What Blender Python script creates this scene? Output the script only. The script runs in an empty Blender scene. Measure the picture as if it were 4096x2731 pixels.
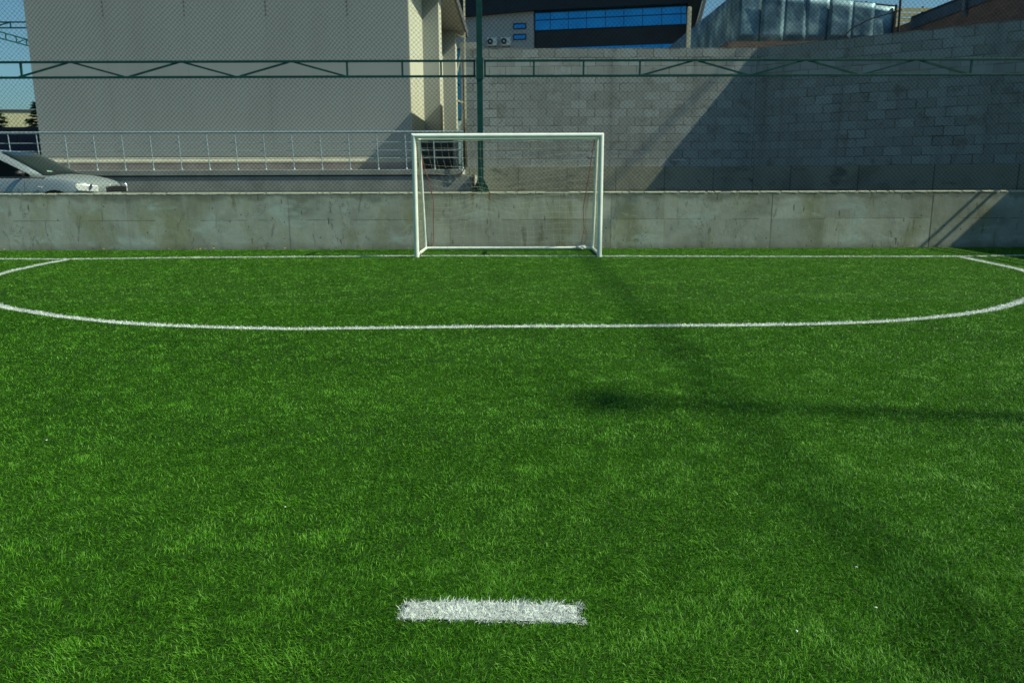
import bpy, bmesh, math, random
import numpy as np
from mathutils import Vector, Matrix

random.seed(7)
RNG = np.random.default_rng(11)
R = math.radians
scene = bpy.context.scene
col = scene.collection

# ------------------------------------------------------------------ helpers
class MB:
    """collects verts / faces (and uvs) for ONE mesh object"""
    def __init__(s):
        s.v = []; s.f = []; s.uv = {}; s.smooth = []
    def add(s, vs, fs, smooth=False):
        o = len(s.v)
        s.v += [tuple(v) for v in vs]
        for f in fs:
            s.f.append(tuple(i + o for i in f)); s.smooth.append(smooth)
        return o
    def box(s, x0, x1, y0, y1, z0, z1, M=None):
        vs = [(x0,y0,z0),(x1,y0,z0),(x1,y1,z0),(x0,y1,z0),(x0,y0,z1),(x1,y0,z1),(x1,y1,z1),(x0,y1,z1)]
        if M is not None: vs = [M @ Vector(v) for v in vs]
        s.add(vs, [(3,2,1,0),(4,5,6,7),(0,1,5,4),(1,2,6,5),(2,3,7,6),(3,0,4,7)])
    def tube(s, pts, r, n=8, caps=True, square=False):
        pts = [Vector(p) for p in pts]
        rs = r if isinstance(r, (list, tuple)) else [r]*len(pts)
        rings = []
        up = None
        for i, p in enumerate(pts):
            if i == 0: d = pts[1]-pts[0]
            elif i == len(pts)-1: d = pts[-1]-pts[-2]
            else: d = (pts[i+1]-pts[i]).normalized()+(pts[i]-pts[i-1]).normalized()
            d.normalize()
            if up is None:
                up = Vector((0,0,1)) if abs(d.z) < 0.9 else Vector((0,1,0))
            a = d.cross(up)
            if a.length < 1e-6: a = d.cross(Vector((1,0,0)))
            a.normalize(); b = a.cross(d).normalized(); up = b
            ring = []
            k = 4 if square else n
            for j in range(k):
                t = 2*math.pi*j/k + (math.pi/4 if square else 0)
                rr = rs[i]*(math.sqrt(2) if square else 1)
                ring.append(p + a*math.cos(t)*rr + b*math.sin(t)*rr)
            rings.append(ring)
        k = len(rings[0]); vs = [v for rg in rings for v in rg]; fs = []
        for i in range(len(pts)-1):
            for j in range(k):
                fs.append((i*k+j, i*k+(j+1)%k, (i+1)*k+(j+1)%k, (i+1)*k+j))
        o = s.add(vs, fs, smooth=not square)
        if caps:
            s.add(rings[0], [tuple(range(k))[::-1]]); s.add(rings[-1], [tuple(range(k))])
    def prism(s, poly, d):
        """poly: list of 3D points (planar), extruded by the vector d"""
        n = len(poly); d = Vector(d)
        vs = [Vector(p) for p in poly] + [Vector(p)+d for p in poly]
        fs = [tuple(range(n)), tuple(range(2*n-1, n-1, -1))]
        for i in range(n): fs.append((i, i+n, (i+1)%n+n, (i+1)%n))
        s.add(vs, fs)
    def lathe(s, prof, n=24, M=None):
        vs = []; fs = []
        for (r, z) in prof:
            for j in range(n):
                t = 2*math.pi*j/n
                v = Vector((r*math.cos(t), r*math.sin(t), z))
                vs.append(M @ v if M is not None else v)
        for i in range(len(prof)-1):
            for j in range(n):
                fs.append((i*n+j, i*n+(j+1)%n, (i+1)*n+(j+1)%n, (i+1)*n+j))
        s.add(vs, fs, smooth=True)
    def grid(s, P, smooth=True):
        """P: 2D list of points"""
        m, n = len(P), len(P[0])
        vs = [p for row in P for p in row]
        fs = [(i*n+j, i*n+j+1, (i+1)*n+j+1, (i+1)*n+j) for i in range(m-1) for j in range(n-1)]
        s.add(vs, fs, smooth)
    def build(s, name, mat, parent=None, bevel=0, recalc=True, loc=None):
        me = bpy.data.meshes.new(name)
        me.from_pydata([tuple(v) for v in s.v], [], s.f)
        me.polygons.foreach_set('use_smooth', s.smooth)
        if recalc:
            bm = bmesh.new(); bm.from_mesh(me)
            bmesh.ops.recalc_face_normals(bm, faces=bm.faces)
            bm.to_mesh(me); bm.free()
        if mat: me.materials.append(mat)
        o = bpy.data.objects.new(name, me); col.objects.link(o)
        if parent is not None: o.parent = parent
        if loc is not None: o.location = loc
        if bevel:
            m = o.modifiers.new('bevel', 'BEVEL'); m.width = bevel; m.segments = 2; m.limit_method = 'ANGLE'
        return o

def lerp(a, b, t): return a+(b-a)*t

def tag(o, label=None, cat=None, group=None, kind=None):
    if label: o['label'] = label
    if cat: o['category'] = cat
    if group: o['group'] = group
    if kind: o['kind'] = kind
    return o

def empty(name, loc=(0,0,0), rz=0, label=None, cat=None, group=None):
    o = bpy.data.objects.new(name, None); col.objects.link(o)
    o.location = loc; o.rotation_euler = (0,0,rz); o.empty_display_size = .2
    return tag(o, label, cat, group)

# ---------------------------------------------------------------- materials
class NT:
    def __init__(s, name):
        s.m = bpy.data.materials.new(name); s.m.use_nodes = True
        s.t = s.m.node_tree; s.n = s.t.nodes; s.l = s.t.links
        s.b = s.n['Principled BSDF']
        s.out = s.n['Material Output']
    def node(s, typ, **kw):
        nd = s.n.new(typ)
        for k, v in kw.items():
            if k.startswith('i_'):
                nd.inputs[k[2:].replace('_', ' ')].default_value = v
            else: setattr(nd, k, v)
        return nd
    def link(s, a, b): s.l.new(a, b)
    def coord(s, kind='Object', scale=(1,1,1)):
        tc = s.node('ShaderNodeTexCoord'); mp = s.node('ShaderNodeMapping')
        mp.inputs['Scale'].default_value = scale
        s.link(tc.outputs[kind], mp.inputs['Vector']); return mp.outputs['Vector']
    def noise(s, vec, scale, detail=4, rough=.55, dist=0):
        nd = s.node('ShaderNodeTexNoise'); nd.inputs['Scale'].default_value = scale
        nd.inputs['Detail'].default_value = detail; nd.inputs['Roughness'].default_value = rough
        nd.inputs['Distortion'].default_value = dist
        s.link(vec, nd.inputs['Vector']); return nd.outputs['Fac']
    def ramp(s, fac, stops, interp='LINEAR'):
        nd = s.node('ShaderNodeValToRGB'); cr = nd.color_ramp; cr.interpolation = interp
        while len(cr.elements) < len(stops): cr.elements.new(.5)
        for e, (p, c) in zip(cr.elements, stops):
            e.position = p; e.color = (*c, 1) if len(c) == 3 else c
        s.link(fac, nd.inputs['Fac']); return nd.outputs['Color']
    def mix(s, fac, a, b, mode='MIX'):
        nd = s.node('ShaderNodeMix', data_type='RGBA', blend_type=mode)
        for sock, v in ((nd.inputs['Factor'], fac), (nd.inputs[6], a), (nd.inputs[7], b)):
            if hasattr(v, 'is_linked'): s.link(v, sock)
            elif isinstance(v, (int, float)): sock.default_value = v
            else: sock.default_value = (*v, 1)
        return nd.outputs[2]
    def math(s, op, a, b=None, clamp=False):
        nd = s.node('ShaderNodeMath', operation=op, use_clamp=clamp)
        for sock, v in ((nd.inputs[0], a), (nd.inputs[1], b)):
            if v is None: continue
            if hasattr(v, 'is_linked'): s.link(v, sock)
            else: sock.default_value = v
        return nd.outputs[0]
    def sep(s, vec):
        nd = s.node('ShaderNodeSeparateXYZ'); s.link(vec, nd.inputs[0]); return nd.outputs
    def bump(s, h, strength=.3, dist=.01):
        nd = s.node('ShaderNodeBump'); nd.inputs['Strength'].default_value = strength
        nd.inputs['Distance'].default_value = dist
        s.link(h, nd.inputs['Height']); s.link(nd.outputs['Normal'], s.b.inputs['Normal'])
    def set(s, color=None, rough=None, metal=None, spec=None):
        for nme, v in (('Base Color', color), ('Roughness', rough), ('Metallic', metal), ('Specular IOR Level', spec)):
            if v is None: continue
            sock = s.b.inputs[nme]
            if hasattr(v, 'is_linked'): s.link(v, sock)
            elif isinstance(v, (tuple, list)): sock.default_value = (*v, 1)
            else: sock.default_value = v
        return s.m

def plain(name, c, rough=.5, metal=0, spec=.5, var=.12, scale=6, bump=0):
    """a painted / bare surface with slight soiling"""
    n = NT(name); v = n.coord()
    f = n.noise(v, scale, 5, .6)
    dark = tuple(x*(1-var*1.5) for x in c); light = tuple(min(1, x*(1+var)) for x in c)
    n.set(n.ramp(f, [(.3, dark), (.7, light)]), None, metal, spec)
    n.set(rough=n.ramp(n.noise(v, scale*2.3, 3), [(.3, (rough*.85,)*3), (.7, (min(1, rough*1.15),)*3)]))
    if bump: n.bump(n.noise(v, scale*8, 4), bump, .004)
    return n.m

M = {}
M['goal_paint'] = plain('white_goal_paint', (.84,.87,.82), .32, 0, .5, .07, 5)
M['green_steel'] = plain('green_painted_steel', (.002,.062,.056), .55, 0, .3, .25, 9)
M['wire'] = plain('dark_green_wire', (.002,.011,.014), .8, 0, .05, .2, 3)
M['galv'] = plain('galvanised_rail', (.30,.39,.45), .5, .2, .4, .15, 12)
M['rope'] = plain('red_cord', (.30,.045,.03), .8, 0, .2, .3, 40)
M['net'] = plain('pale_net_cord', (.62,.60,.40), .85, 0, .2, .25, 20)
M['plastic'] = plain('white_plastic_bag', (.75,.77,.76), .35, 0, .5, .1, 30, .2)
M['tyre'] = plain('tyre_rubber', (.012,.012,.013), .8, 0, .3, .2, 20)
M['black_trim'] = plain('black_trim', (.012,.013,.015), .5, 0, .5, .15, 20)
M['chrome'] = plain('chrome', (.75,.76,.78), .12, 1, .5, .03, 10)
M['rim'] = plain('silver_rim', (.45,.46,.47), .3, .8, .5, .08, 10)
M['white_steel'] = plain('cream_painted_steel', (.62,.60,.45), .5, 0, .5, .12, 6)
M['navy'] = plain('navy_sheet_gate', (.006,.012,.045), .5, 0, .5, .2, 3)
M['yellow_render'] = plain('yellow_render', (.78,.72,.44), .85, 0, .2, .08, 2)
M['dark_panel'] = plain('dark_board', (.012,.016,.022), .55, 0, .4, .3, 3)
M['soffit'] = plain('grey_soffit', (.30,.29,.27), .7, 0, .3, .1, 3)
M['fascia'] = plain('dark_fascia', (.10,.10,.10), .6, 0, .3, .15, 4)
M['blue_frame'] = plain('blue_window_frame', (.01,.03,.10), .45, 0, .5, .1, 6)
M['office_wall'] = plain('pale_office_cladding', (.40,.43,.43), .7, 0, .3, .05, .6)
M['office_dark'] = plain('dark_slate_cladding', (.022,.028,.034), .55, 0, .4, .15, .7)
M['office_roof'] = plain('navy_roof_cladding', (.010,.017,.030), .5, 0, .4, .15, .7)
M['office_end'] = plain('blackish_end_wall', (.014,.017,.014), .7, 0, .3, .15, .5)
M['ac'] = plain('white_enamel_casing', (.70,.74,.70), .4, 0, .5, .06, 5)
M['post_concrete'] = plain('pale_concrete_post', (.52,.50,.40), .8, 0, .2, .15, 8)
M['rust_pole'] = plain('dark_rusty_pole', (.03,.022,.022), .7, 0, .3, .25, 12)
M['blue_beam'] = plain('dark_blue_eave_beam', (.055,.10,.15), .5, 0, .4, .2, 3)
M['pipe'] = plain('grey_blue_downpipe', (.16,.22,.27), .5, .2, .5, .15, 8)
M['plank'] = plain('yellow_planks', (.55,.48,.26), .7, 0, .3, .2, 4)
M['cable'] = plain('black_cable', (.006,.006,.008), .8, 0, .05, .1, 5)
M['bark'] = plain('brown_bark', (.06,.045,.03), .9, 0, .2, .3, 10)
M['terrace'] = plain('bare_terrace_soil', (.13,.11,.085), .95, 0, .1, .3, 1.2, .5)
M['lamp_head'] = plain('grey_floodlight', (.12,.12,.13), .5, .4, .5, .1, 6)
M['joint'] = plain('dark_joint', (.05,.05,.05), .9, 0, .2, .1, 10)
M['paper'] = plain('white_paper', (.8,.8,.74), .8, 0, .3, .05, 30)

def mat_glass(name, c, rough=.06, spec=.6):
    n = NT(name); v = n.coord()
    n.set(n.ramp(n.noise(v, 1.5, 3), [(.3, tuple(x*.8 for x in c)), (.7, c)]), rough, 0, spec); return n.m
M['car_glass'] = mat_glass('tinted_car_glass', (.016,.028,.026), .08, .35)
M['car_side_glass'] = mat_glass('black_side_glass', (.003,.004,.004), .05, .15)
M['lens'] = mat_glass('headlight_lens', (.62,.66,.66), .12, .8)
M['sticker'] = plain('green_sticker', (.30,.55,.38), .5, 0, .4, .1, 30)

def mat_blue_glazing():
    n = NT('blue_mirror_glazing'); v = n.coord()
    c = n.ramp(n.noise(v, .5, 3), [(.3, (.02,.26,.60)), (.7, (.03,.36,.74))])
    n.set(c, .16, .75, .5); return n.m
M['blue_glass'] = mat_blue_glazing()

def mat_carpaint():
    n = NT('silver_car_paint'); v = n.coord()
    fl = n.noise(v, 900, 2)
    n.set(n.ramp(fl, [(.3, (.36,.43,.45)), (.7, (.50,.57,.58))]), .32, .55, .5)
    n.b.inputs['Coat Weight'].default_value = .35; n.b.inputs['Coat Roughness'].default_value = .05
    return n.m
M['car_paint'] = mat_carpaint()

def mat_concrete_wall():
    """cast concrete: panel tone, cloudy stains, streaks, moss, blow holes, cracks"""
    n = NT('cast_concrete'); v = n.coord()
    x, y, z = n.sep(v)
    big = n.noise(v, .7, 6, .62, .4)
    base = n.ramp(big, [(.25, (.20,.20,.165)), (.42, (.40,.405,.345)), (.56, (.51,.52,.455)), (.72, (.29,.295,.24))])
    vs = n.coord('Object', (3.2, 1, .32)); streak = n.noise(vs, 1.0, 5, .6)
    base = n.mix(n.math('MULTIPLY', n.ramp(streak, [(.5, (0,)*3), (.72, (1,)*3)]), .32), base, (.19,.19,.14))
    # greenish yellow weathering
    moss = n.noise(n.coord('Object', (1.0, 1, .55)), 1.5, 5, .6, .3)
    base = n.mix(n.math('MULTIPLY', n.ramp(moss, [(.50, (0,)*3), (.68, (1,)*3)]), .62), base, (.28,.275,.115))
    # pale efflorescence
    eff = n.noise(n.coord('Object', (1.2, 1, 2.2)), 1.1, 6, .65, .6)
    base = n.mix(n.math('MULTIPLY', n.ramp(eff, [(.56, (0,)*3), (.66, (1,)*3)]), .55), base, (.56,.65,.62))
    # panel by panel tone (3 m pours)
    pid = n.math('FLOOR', n.math('DIVIDE', n.math('ADD', x, 1.15), 3.0))
    wn = n.node('ShaderNodeTexWhiteNoise', noise_dimensions='1D'); n.link(n.math('ADD', n.math('ADD', pid, n.math('MULTIPLY', n.math('GREATER_THAN', z, .55), 17.3)), n.math('MULTIPLY', n.math('GREATER_THAN', n.math('FRACT', n.math('DIVIDE', n.math('ADD', x, 1.15), 3.0)), .33), 5.7)), wn.inputs['W'])
    base = n.mix(n.math('MULTIPLY', wn.outputs['Value'], .42), base, (.20,.20,.175))
    # vertical pour joints and the horizontal board joint
    fr = n.math('ABSOLUTE', n.math('SUBTRACT', n.math('FRACT', n.math('DIVIDE', n.math('ADD', x, 2.65), 3.0)), .5))
    wob = n.math('MULTIPLY', n.math('SUBTRACT', n.noise(v, 3, 4), .5), .006)
    vj = n.math('LESS_THAN', n.math('ADD', fr, wob), .0042)
    zj0 = n.math('ABSOLUTE', n.math('SUBTRACT', z, .545))
    hj = n.math('MULTIPLY', n.math('LESS_THAN', n.math('ADD', zj0, n.math('MULTIPLY', wob, 2.0)), .006),
                n.math('GREATER_THAN', n.noise(n.coord('Object', (1,1,.1)), 1.3, 4), .47))
    j = n.math('MAXIMUM', n.math('MULTIPLY', vj, n.ramp(n.noise(v, .23, 2), [(.42, (.15,)*3), (.58, (.75,)*3)])), n.math('MULTIPLY', hj, .6))
    base = n.mix(j, base, (.075,.075,.065))
    # bug holes and chips
    vo = n.node('ShaderNodeTexVoronoi', feature='F1'); n.link(n.coord('Object', (1,1,.75)), vo.inputs['Vector'])
    vo.inputs['Scale'].default_value = 9
    sel = n.math('GREATER_THAN', n.sep(vo.outputs['Color'])[0], .66)
    hole = n.math('MULTIPLY', n.math('LESS_THAN', vo.outputs['Distance'], .12), sel)
    base = n.mix(n.math('MULTIPLY', hole, .7), base, (.09,.09,.08))
    vo2 = n.node('ShaderNodeTexVoronoi', feature='F1'); n.link(n.coord('Object', (5,1,1.1)), vo2.inputs['Vector'])
    vo2.inputs['Scale'].default_value = 1.3
    sel2 = n.math('GREATER_THAN', n.sep(vo2.outputs['Color'])[1], .50)
    chip = n.math('MULTIPLY', n.math('LESS_THAN', n.math('ADD', vo2.outputs['Distance'], n.math('MULTIPLY', n.noise(v, 14, 4), .16)), .17), sel2)
    base = n.mix(n.math('MULTIPLY', chip, .7), base, (.10,.10,.085))
    # hairline cracks and pale scrapes
    cr_ = n.math('ABSOLUTE', n.math('SUBTRACT', n.noise(n.coord('Object', (1.5,1,.5)), 1.7, 6, .6, .8), .5))
    crk = n.math('MULTIPLY', n.math('LESS_THAN', cr_, .0035), n.math('GREATER_THAN', n.noise(v, .8, 3), .52))
    base = n.mix(n.math('MULTIPLY', crk, .6), base, (.08,.08,.07))
    sc_ = n.noise(n.coord('Object', (1.0,1,3.4)), 2.6, 7, .75, 1.4)
    base = n.mix(n.math('MULTIPLY', n.ramp(sc_, [(.63, (0,)*3), (.70, (1,)*3)]), .5), base, (.60,.62,.57))
    drk = n.noise(n.coord('Object', (3.2,1,.75)), 1.9, 6, .7, .6)
    base = n.mix(n.math('MULTIPLY', n.ramp(drk, [(.58, (0,)*3), (.66, (1,)*3)]), .6), base, (.13,.125,.10))
    # soil splash along the foot, grime just under the coping
    foot = n.ramp(n.math('ADD', z, n.math('MULTIPLY', n.noise(v, 4, 4), .12)), [(.05, (1,)*3), (.2, (0,)*3)])
    base = n.mix(n.math('MULTIPLY', foot, .5), base, (.13,.12,.09))
    cop = n.ramp(n.math('ADD', z, n.math('MULTIPLY', n.math('SUBTRACT', n.noise(n.coord('Object', (2.2,1,2)), 1, 4), .5), .42)), [(.90, (0,)*3), (.97, (1,)*3)])
    base = n.mix(n.math('MULTIPLY', cop, .55), base, (.14,.135,.105))
    # rust runs under the bolted post base
    for cx in (-.72, -.415):
        dx = n.math('ABSOLUTE', n.math('SUBTRACT', n.math('ADD', x, n.math('MULTIPLY', n.math('SUBTRACT', n.noise(v, 5, 3), .5), .03)), cx))
        w = n.ramp(dx, [(.012, (1,)*3), (.04, (0,)*3)])
        zz = n.ramp(z, [(.55, (0,)*3), (.86, (.45,)*3), (1.0, (1,)*3)])
        rf = n.math('MULTIPLY', n.math('MULTIPLY', w, zz), .85)
        cc = n.ramp(z, [(.80, (.22,.21,.07)), (.99, (.23,.085,.02))])
        base = n.mix(rf, base, cc)
    n.set(base, .88, 0, .25)
    h = n.math('ADD', n.math('MULTIPLY', n.noise(v, 6, 8, .65), .6), n.math('MULTIPLY', n.noise(v, 55, 4, .6), .12))
    h = n.math('SUBTRACT', h, n.math('MULTIPLY', n.math('ADD', n.math('ADD', j, hole), chip), .5))
    n.bump(h, .45, .02)
    return n.m
M['concrete'] = mat_concrete_wall()

def mat_footing():
    n = NT('stained_footing_concrete'); v = n.coord(); x, y, z = n.sep(v)
    big = n.noise(v, .9, 6, .62, .5)
    base = n.ramp(big, [(.25, (.20,.20,.16)), (.5, (.34,.335,.26)), (.75, (.38,.375,.30))])
    st = n.noise(n.coord('Object', (1,1,2.6)), 1.6, 5, .6, .4)
    base = n.mix(n.math('MULTIPLY', n.ramp(st, [(.58, (0,)*3), (.68, (1,)*3)]), .6), base, (.10,.10,.09))
    fr = n.math('ABSOLUTE', n.math('SUBTRACT', n.math('FRACT', n.math('DIVIDE', n.math('ADD', x, .4), 1.22)), .5))
    base = n.mix(n.math('MULTIPLY', n.math('LESS_THAN', fr, .008), .7), base, (.09,.09,.085))
    n.set(base, .9, 0, .2)
    n.bump(n.noise(v, 7, 7, .65), .4, .02); return n.m
M['footing'] = mat_footing()

def mat_blocks():
    """concrete block masonry, laid by UV in metres (u along the wall, v up)"""
    n = NT('concrete_blocks')
    tc = n.node('ShaderNodeTexCoord'); uv = tc.outputs['UV']
    wob = n.node('ShaderNodeTexNoise'); wob.inputs['Scale'].default_value = 2.4; wob.inputs['Detail'].default_value = 5
    n.link(uv, wob.inputs['Vector'])
    vm = n.node('ShaderNodeVectorMath', operation='MULTIPLY_ADD')
    n.link(wob.outputs['Color'], vm.inputs[0]); vm.inputs[1].default_value = (.075,.035,0); n.link(uv, vm.inputs[2])
    br = n.node('ShaderNodeTexBrick'); n.link(vm.outputs[0], br.inputs['Vector'])
    br.offset = .5
    for k, val in (('Scale', 1), ('Brick Width', .4), ('Row Height', .2), ('Mortar Size', .010), ('Mortar Smooth', .3), ('Bias', -.1)):
        br.inputs[k].default_value = val
    n.link(n.ramp(n.noise(uv, 3.1, 4), [(.36, (.0015,)*3), (.70, (.020,)*3)]), br.inputs['Mortar Size'])
    br.inputs['Color1'].default_value = (.34,.36,.345,1); br.inputs['Color2'].default_value = (.49,.52,.505,1)
    br.inputs['Mortar'].default_value = (.145,.135,.115,1)
    big = n.noise(uv, .35, 6, .6, .4)
    base = n.mix(n.ramp(big, [(.38, (0,)*3), (.62, (.6,)*3)]), br.outputs['Color'], (.35,.36,.33))
    # some newer pale blocks, showing mostly low on the wall
    wn = n.node('ShaderNodeTexBrick'); n.link(vm.outputs[0], wn.inputs['Vector']); wn.offset = .5
    for k, val in (('Scale', 1), ('Brick Width', .4), ('Row Height', .2), ('Mortar Size', .012), ('Bias', -.55)):
        wn.inputs[k].default_value = val
    wn.inputs['Color1'].default_value = (0,0,0,1); wn.inputs['Color2'].default_value = (1,1,1,1); wn.inputs['Mortar'].default_value = (0,0,0,1)
    region = n.ramp(n.noise(uv, .28, 3), [(.42, (.1,)*3), (.6, (1,)*3)])
    base = n.mix(n.math('MULTIPLY', n.math('MULTIPLY', n.sep(wn.outputs['Color'])[0], region), .75), base, (.42,.49,.51))
    # mortar smears wiped over the joints (brownish) and streaks
    sm = n.noise(uv, 2.1, 6, .62, .3)
    base = n.mix(n.math('MULTIPLY', n.ramp(sm, [(.57, (0,)*3), (.66, (1,)*3)]), .5), base, (.20,.175,.14))
    uvs = n.node('ShaderNodeMapping'); uvs.inputs['Scale'].default_value = (1.6,.18,1); n.link(uv, uvs.inputs['Vector'])
    st = n.noise(uvs.outputs['Vector'], 1.5, 5, .6)
    base = n.mix(n.math('MULTIPLY', n.ramp(st, [(.52, (0,)*3), (.7, (1,)*3)]), .35), base, (.12,.12,.115))
    xu, yu, zu = n.sep(vm.outputs[0])
    bed = n.math('LESS_THAN', n.math('ABSOLUTE', n.math('SUBTRACT', n.math('FRACT', n.math('ADD', n.math('DIVIDE', yu, .2), .5)), .5)), .055)
    bed = n.math('MULTIPLY', bed, n.ramp(n.noise(uv, .9, 4), [(.50, (0,)*3), (.58, (.55,)*3)]))
    base = n.mix(bed, base, (.40,.38,.32))
    xo, yo, zo = n.sep(uv)
    seam = n.math('LESS_THAN', n.math('ABSOLUTE', n.math('SUBTRACT', n.math('ADD', xo, n.math('MULTIPLY', n.math('SUBTRACT', n.noise(uv, 6, 4), .5), .05)), 14.67)), .018)
    base = n.mix(n.math('MULTIPLY', seam, .7), base, (.45,.44,.38))
    fine = n.noise(uv, 40, 3)
    base = n.mix(n.ramp(fine, [(.3, (.18,)*3), (.7, (0,)*3)]), base, (.06,.06,.06))
    n.set(base, .92, 0, .2)
    h = n.math('ADD', n.math('MULTIPLY', n.math('SUBTRACT', 1, br.outputs['Fac']), 1.0), n.math('MULTIPLY', n.noise(uv, 12, 6, .65), .7))
    h = n.math('ADD', h, n.math('MULTIPLY', sm, .5))
    n.bump(h, .38, .010); return n.m
M['blocks'] = mat_blocks()

def mat_bricks():
    n = NT('brown_brick'); v = n.coord('Object', (1,1,1))
    mp = n.node('ShaderNodeTexCoord')
    br = n.node('ShaderNodeTexBrick'); n.link(mp.outputs['UV'], br.inputs['Vector'])
    for k, val in (('Scale', 1), ('Brick Width', .25), ('Row Height', .078), ('Mortar Size', .007), ('Bias', 0)):
        br.inputs[k].default_value = val
    br.inputs['Color1'].default_value = (.27,.165,.14,1); br.inputs['Color2'].default_value = (.16,.115,.105,1)
    br.inputs['Mortar'].default_value = (.12,.11,.10,1)
    base = n.mix(n.ramp(n.noise(v, 2.2, 6), [(.4, (0,)*3), (.65, (.6,)*3)]), br.outputs['Color'], (.16,.14,.125))
    n.set(base, .9, 0, .2); n.bump(n.math('ADD', br.outputs['Fac'], n.noise(v, 20, 5)), .6, .015); return n.m
M['bricks'] = mat_bricks()

def mat_facade():
    n = NT('grey_facade_panels'); v = n.coord(); x, y, z = n.sep(v)
    base = n.ramp(n.noise(n.coord('Object', (.5,.5,.2)), .8, 5, .6), [(.3, (.315,.335,.33)), (.7, (.355,.375,.37))])
    base = n.mix(n.math('MULTIPLY', n.ramp(n.noise(n.coord('Object', (1.1,1,.14)), 1.2, 6, .62), [(.48, (0,)*3), (.72, (1,)*3)]), .22), base, (.22,.22,.205))
    # panel joints with rivets
    fr = n.math('ABSOLUTE', n.math('SUBTRACT', n.math('FRACT', n.math('DIVIDE', n.math('ADD', x, 11.92), 2.02)), .5))
    seam = n.math('LESS_THAN', fr, .0085)
    dots = n.math('GREATER_THAN', n.math('SINE', n.math('MULTIPLY', z, 62)), -.1)
    hi = n.math('GREATER_THAN', z, 3.75)
    base = n.mix(n.math('MULTIPLY', n.math('MULTIPLY', seam, dots), n.math('MULTIPLY', hi, .95)), base, (.05,.055,.06))
    base = n.mix(n.math('MULTIPLY', seam, .10), base, (.1,.1,.1))
    n.set(base, .75, 0, .3)
    n.bump(n.noise(v, 3, 4), .12, .01); return n.m
M['facade'] = mat_facade()
M['ledge'] = plain('cream_ledge', (.46,.44,.35), .8, 0, .3, .08, 3)
M['plinth'] = plain('pinkish_plinth', (.30,.265,.255), .85, 0, .3, .12, 3, .3)
M['pilaster'] = plain('sunlit_side_wall', (.50,.49,.39), .8, 0, .3, .05, 2)  # warm pale tone of the sun-facing sides put into the colour

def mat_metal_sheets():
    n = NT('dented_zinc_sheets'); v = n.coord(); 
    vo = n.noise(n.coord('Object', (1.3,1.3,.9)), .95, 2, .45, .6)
    c = n.ramp(n.noise(v, 1.4, 5), [(.35, (.055,.115,.165)), (.52, (.13,.22,.28)), (.68, (.30,.43,.48))])  # pale and dark blue blotches painted in for sky reflections
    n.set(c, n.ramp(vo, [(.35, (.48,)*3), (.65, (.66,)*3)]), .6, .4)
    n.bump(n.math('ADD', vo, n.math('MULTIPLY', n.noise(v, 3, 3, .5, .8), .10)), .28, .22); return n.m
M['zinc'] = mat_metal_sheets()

def mat_turf_base():
    n = NT('turf_thatch'); v = n.coord()
    c = n.ramp(n.noise(v, 160, 5, .7), [(.3, (.006,.022,.001)), (.55, (.020,.070,.003)), (.75, (.05,.14,.009))])
    c2 = n.ramp(n.noise(v, .8, 4), [(.35, (.75,)*3), (.65, (1.15,)*3)])
    n.set(n.mix(1.0, c, c2, 'MULTIPLY'), .9, 0, .2)
    n.bump(n.noise(v, 220, 4), .8, .01); return n.m
M['turf_base'] = mat_turf_base()
M['earth'] = plain('dry_earth', (.10,.085,.06), .95, 0, .1, .3, .5, .4)
M['asphalt'] = plain('car_park_asphalt', (.055,.055,.055), .9, 0, .2, .25, 6, .4)
M['platform'] = plain('terrace_concrete', (.33,.34,.31), .85, 0, .2, .18, 1.6, .3)
M['line_base'] = plain('white_line_backing', (.55,.58,.56), .9, 0, .2, .3, 120, .4)

def mat_blades(name, stops, trans, rough=.42, spec=.35):
    n = NT(name)
    at = n.node('ShaderNodeAttribute', attribute_name='tint')
    c = n.ramp(at.outputs['Fac'], stops)
    n.set(c, rough, 0, spec)
    tr = n.node('ShaderNodeBsdfTranslucent'); n.link(c, tr.inputs['Color'])
    mx = n.node('ShaderNodeMixShader'); mx.inputs[0].default_value = trans
    n.link(n.b.outputs[0], mx.inputs[1]); n.link(tr.outputs[0], mx.inputs[2])
    n.link(mx.outputs[0], n.out.inputs['Surface']); return n.m
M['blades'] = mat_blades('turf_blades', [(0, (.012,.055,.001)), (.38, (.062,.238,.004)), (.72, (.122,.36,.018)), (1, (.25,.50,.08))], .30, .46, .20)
M['white_blades'] = mat_blades('white_turf_blades', [(0, (.50,.55,.55)), (1, (.84,.88,.86))], .12, .5, .3)

def mat_needles():
    n = NT('conifer_needles'); v = n.coord()
    n.set(n.ramp(n.noise(v, 3, 3), [(.3, (.008,.022,.012)), (.7, (.025,.055,.025))]), .8, 0, .2); return n.m
M['needles'] = mat_needles()
M['leaf'] = plain('dry_leaf', (.42,.33,.10), .8, 0, .2, .3, 40)

# ------------------------------------------------------------------ camera
cam = bpy.data.cameras.new('camera'); co = bpy.data.objects.new('camera', cam); col.objects.link(co)
cam.lens = 28; cam.sensor_width = 36; cam.clip_start = .05; cam.clip_end = 2000
co.location = (0, 0, 1.324)
co.rotation_euler = (Matrix.Rotation(R(90-11.66), 4, 'X') @ Matrix.Rotation(R(-.18), 4, 'Z')).to_euler()
cam.dof.use_dof = True; cam.dof.focus_distance = 3.2; cam.dof.aperture_fstop = 6.3
scene.camera = co

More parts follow.
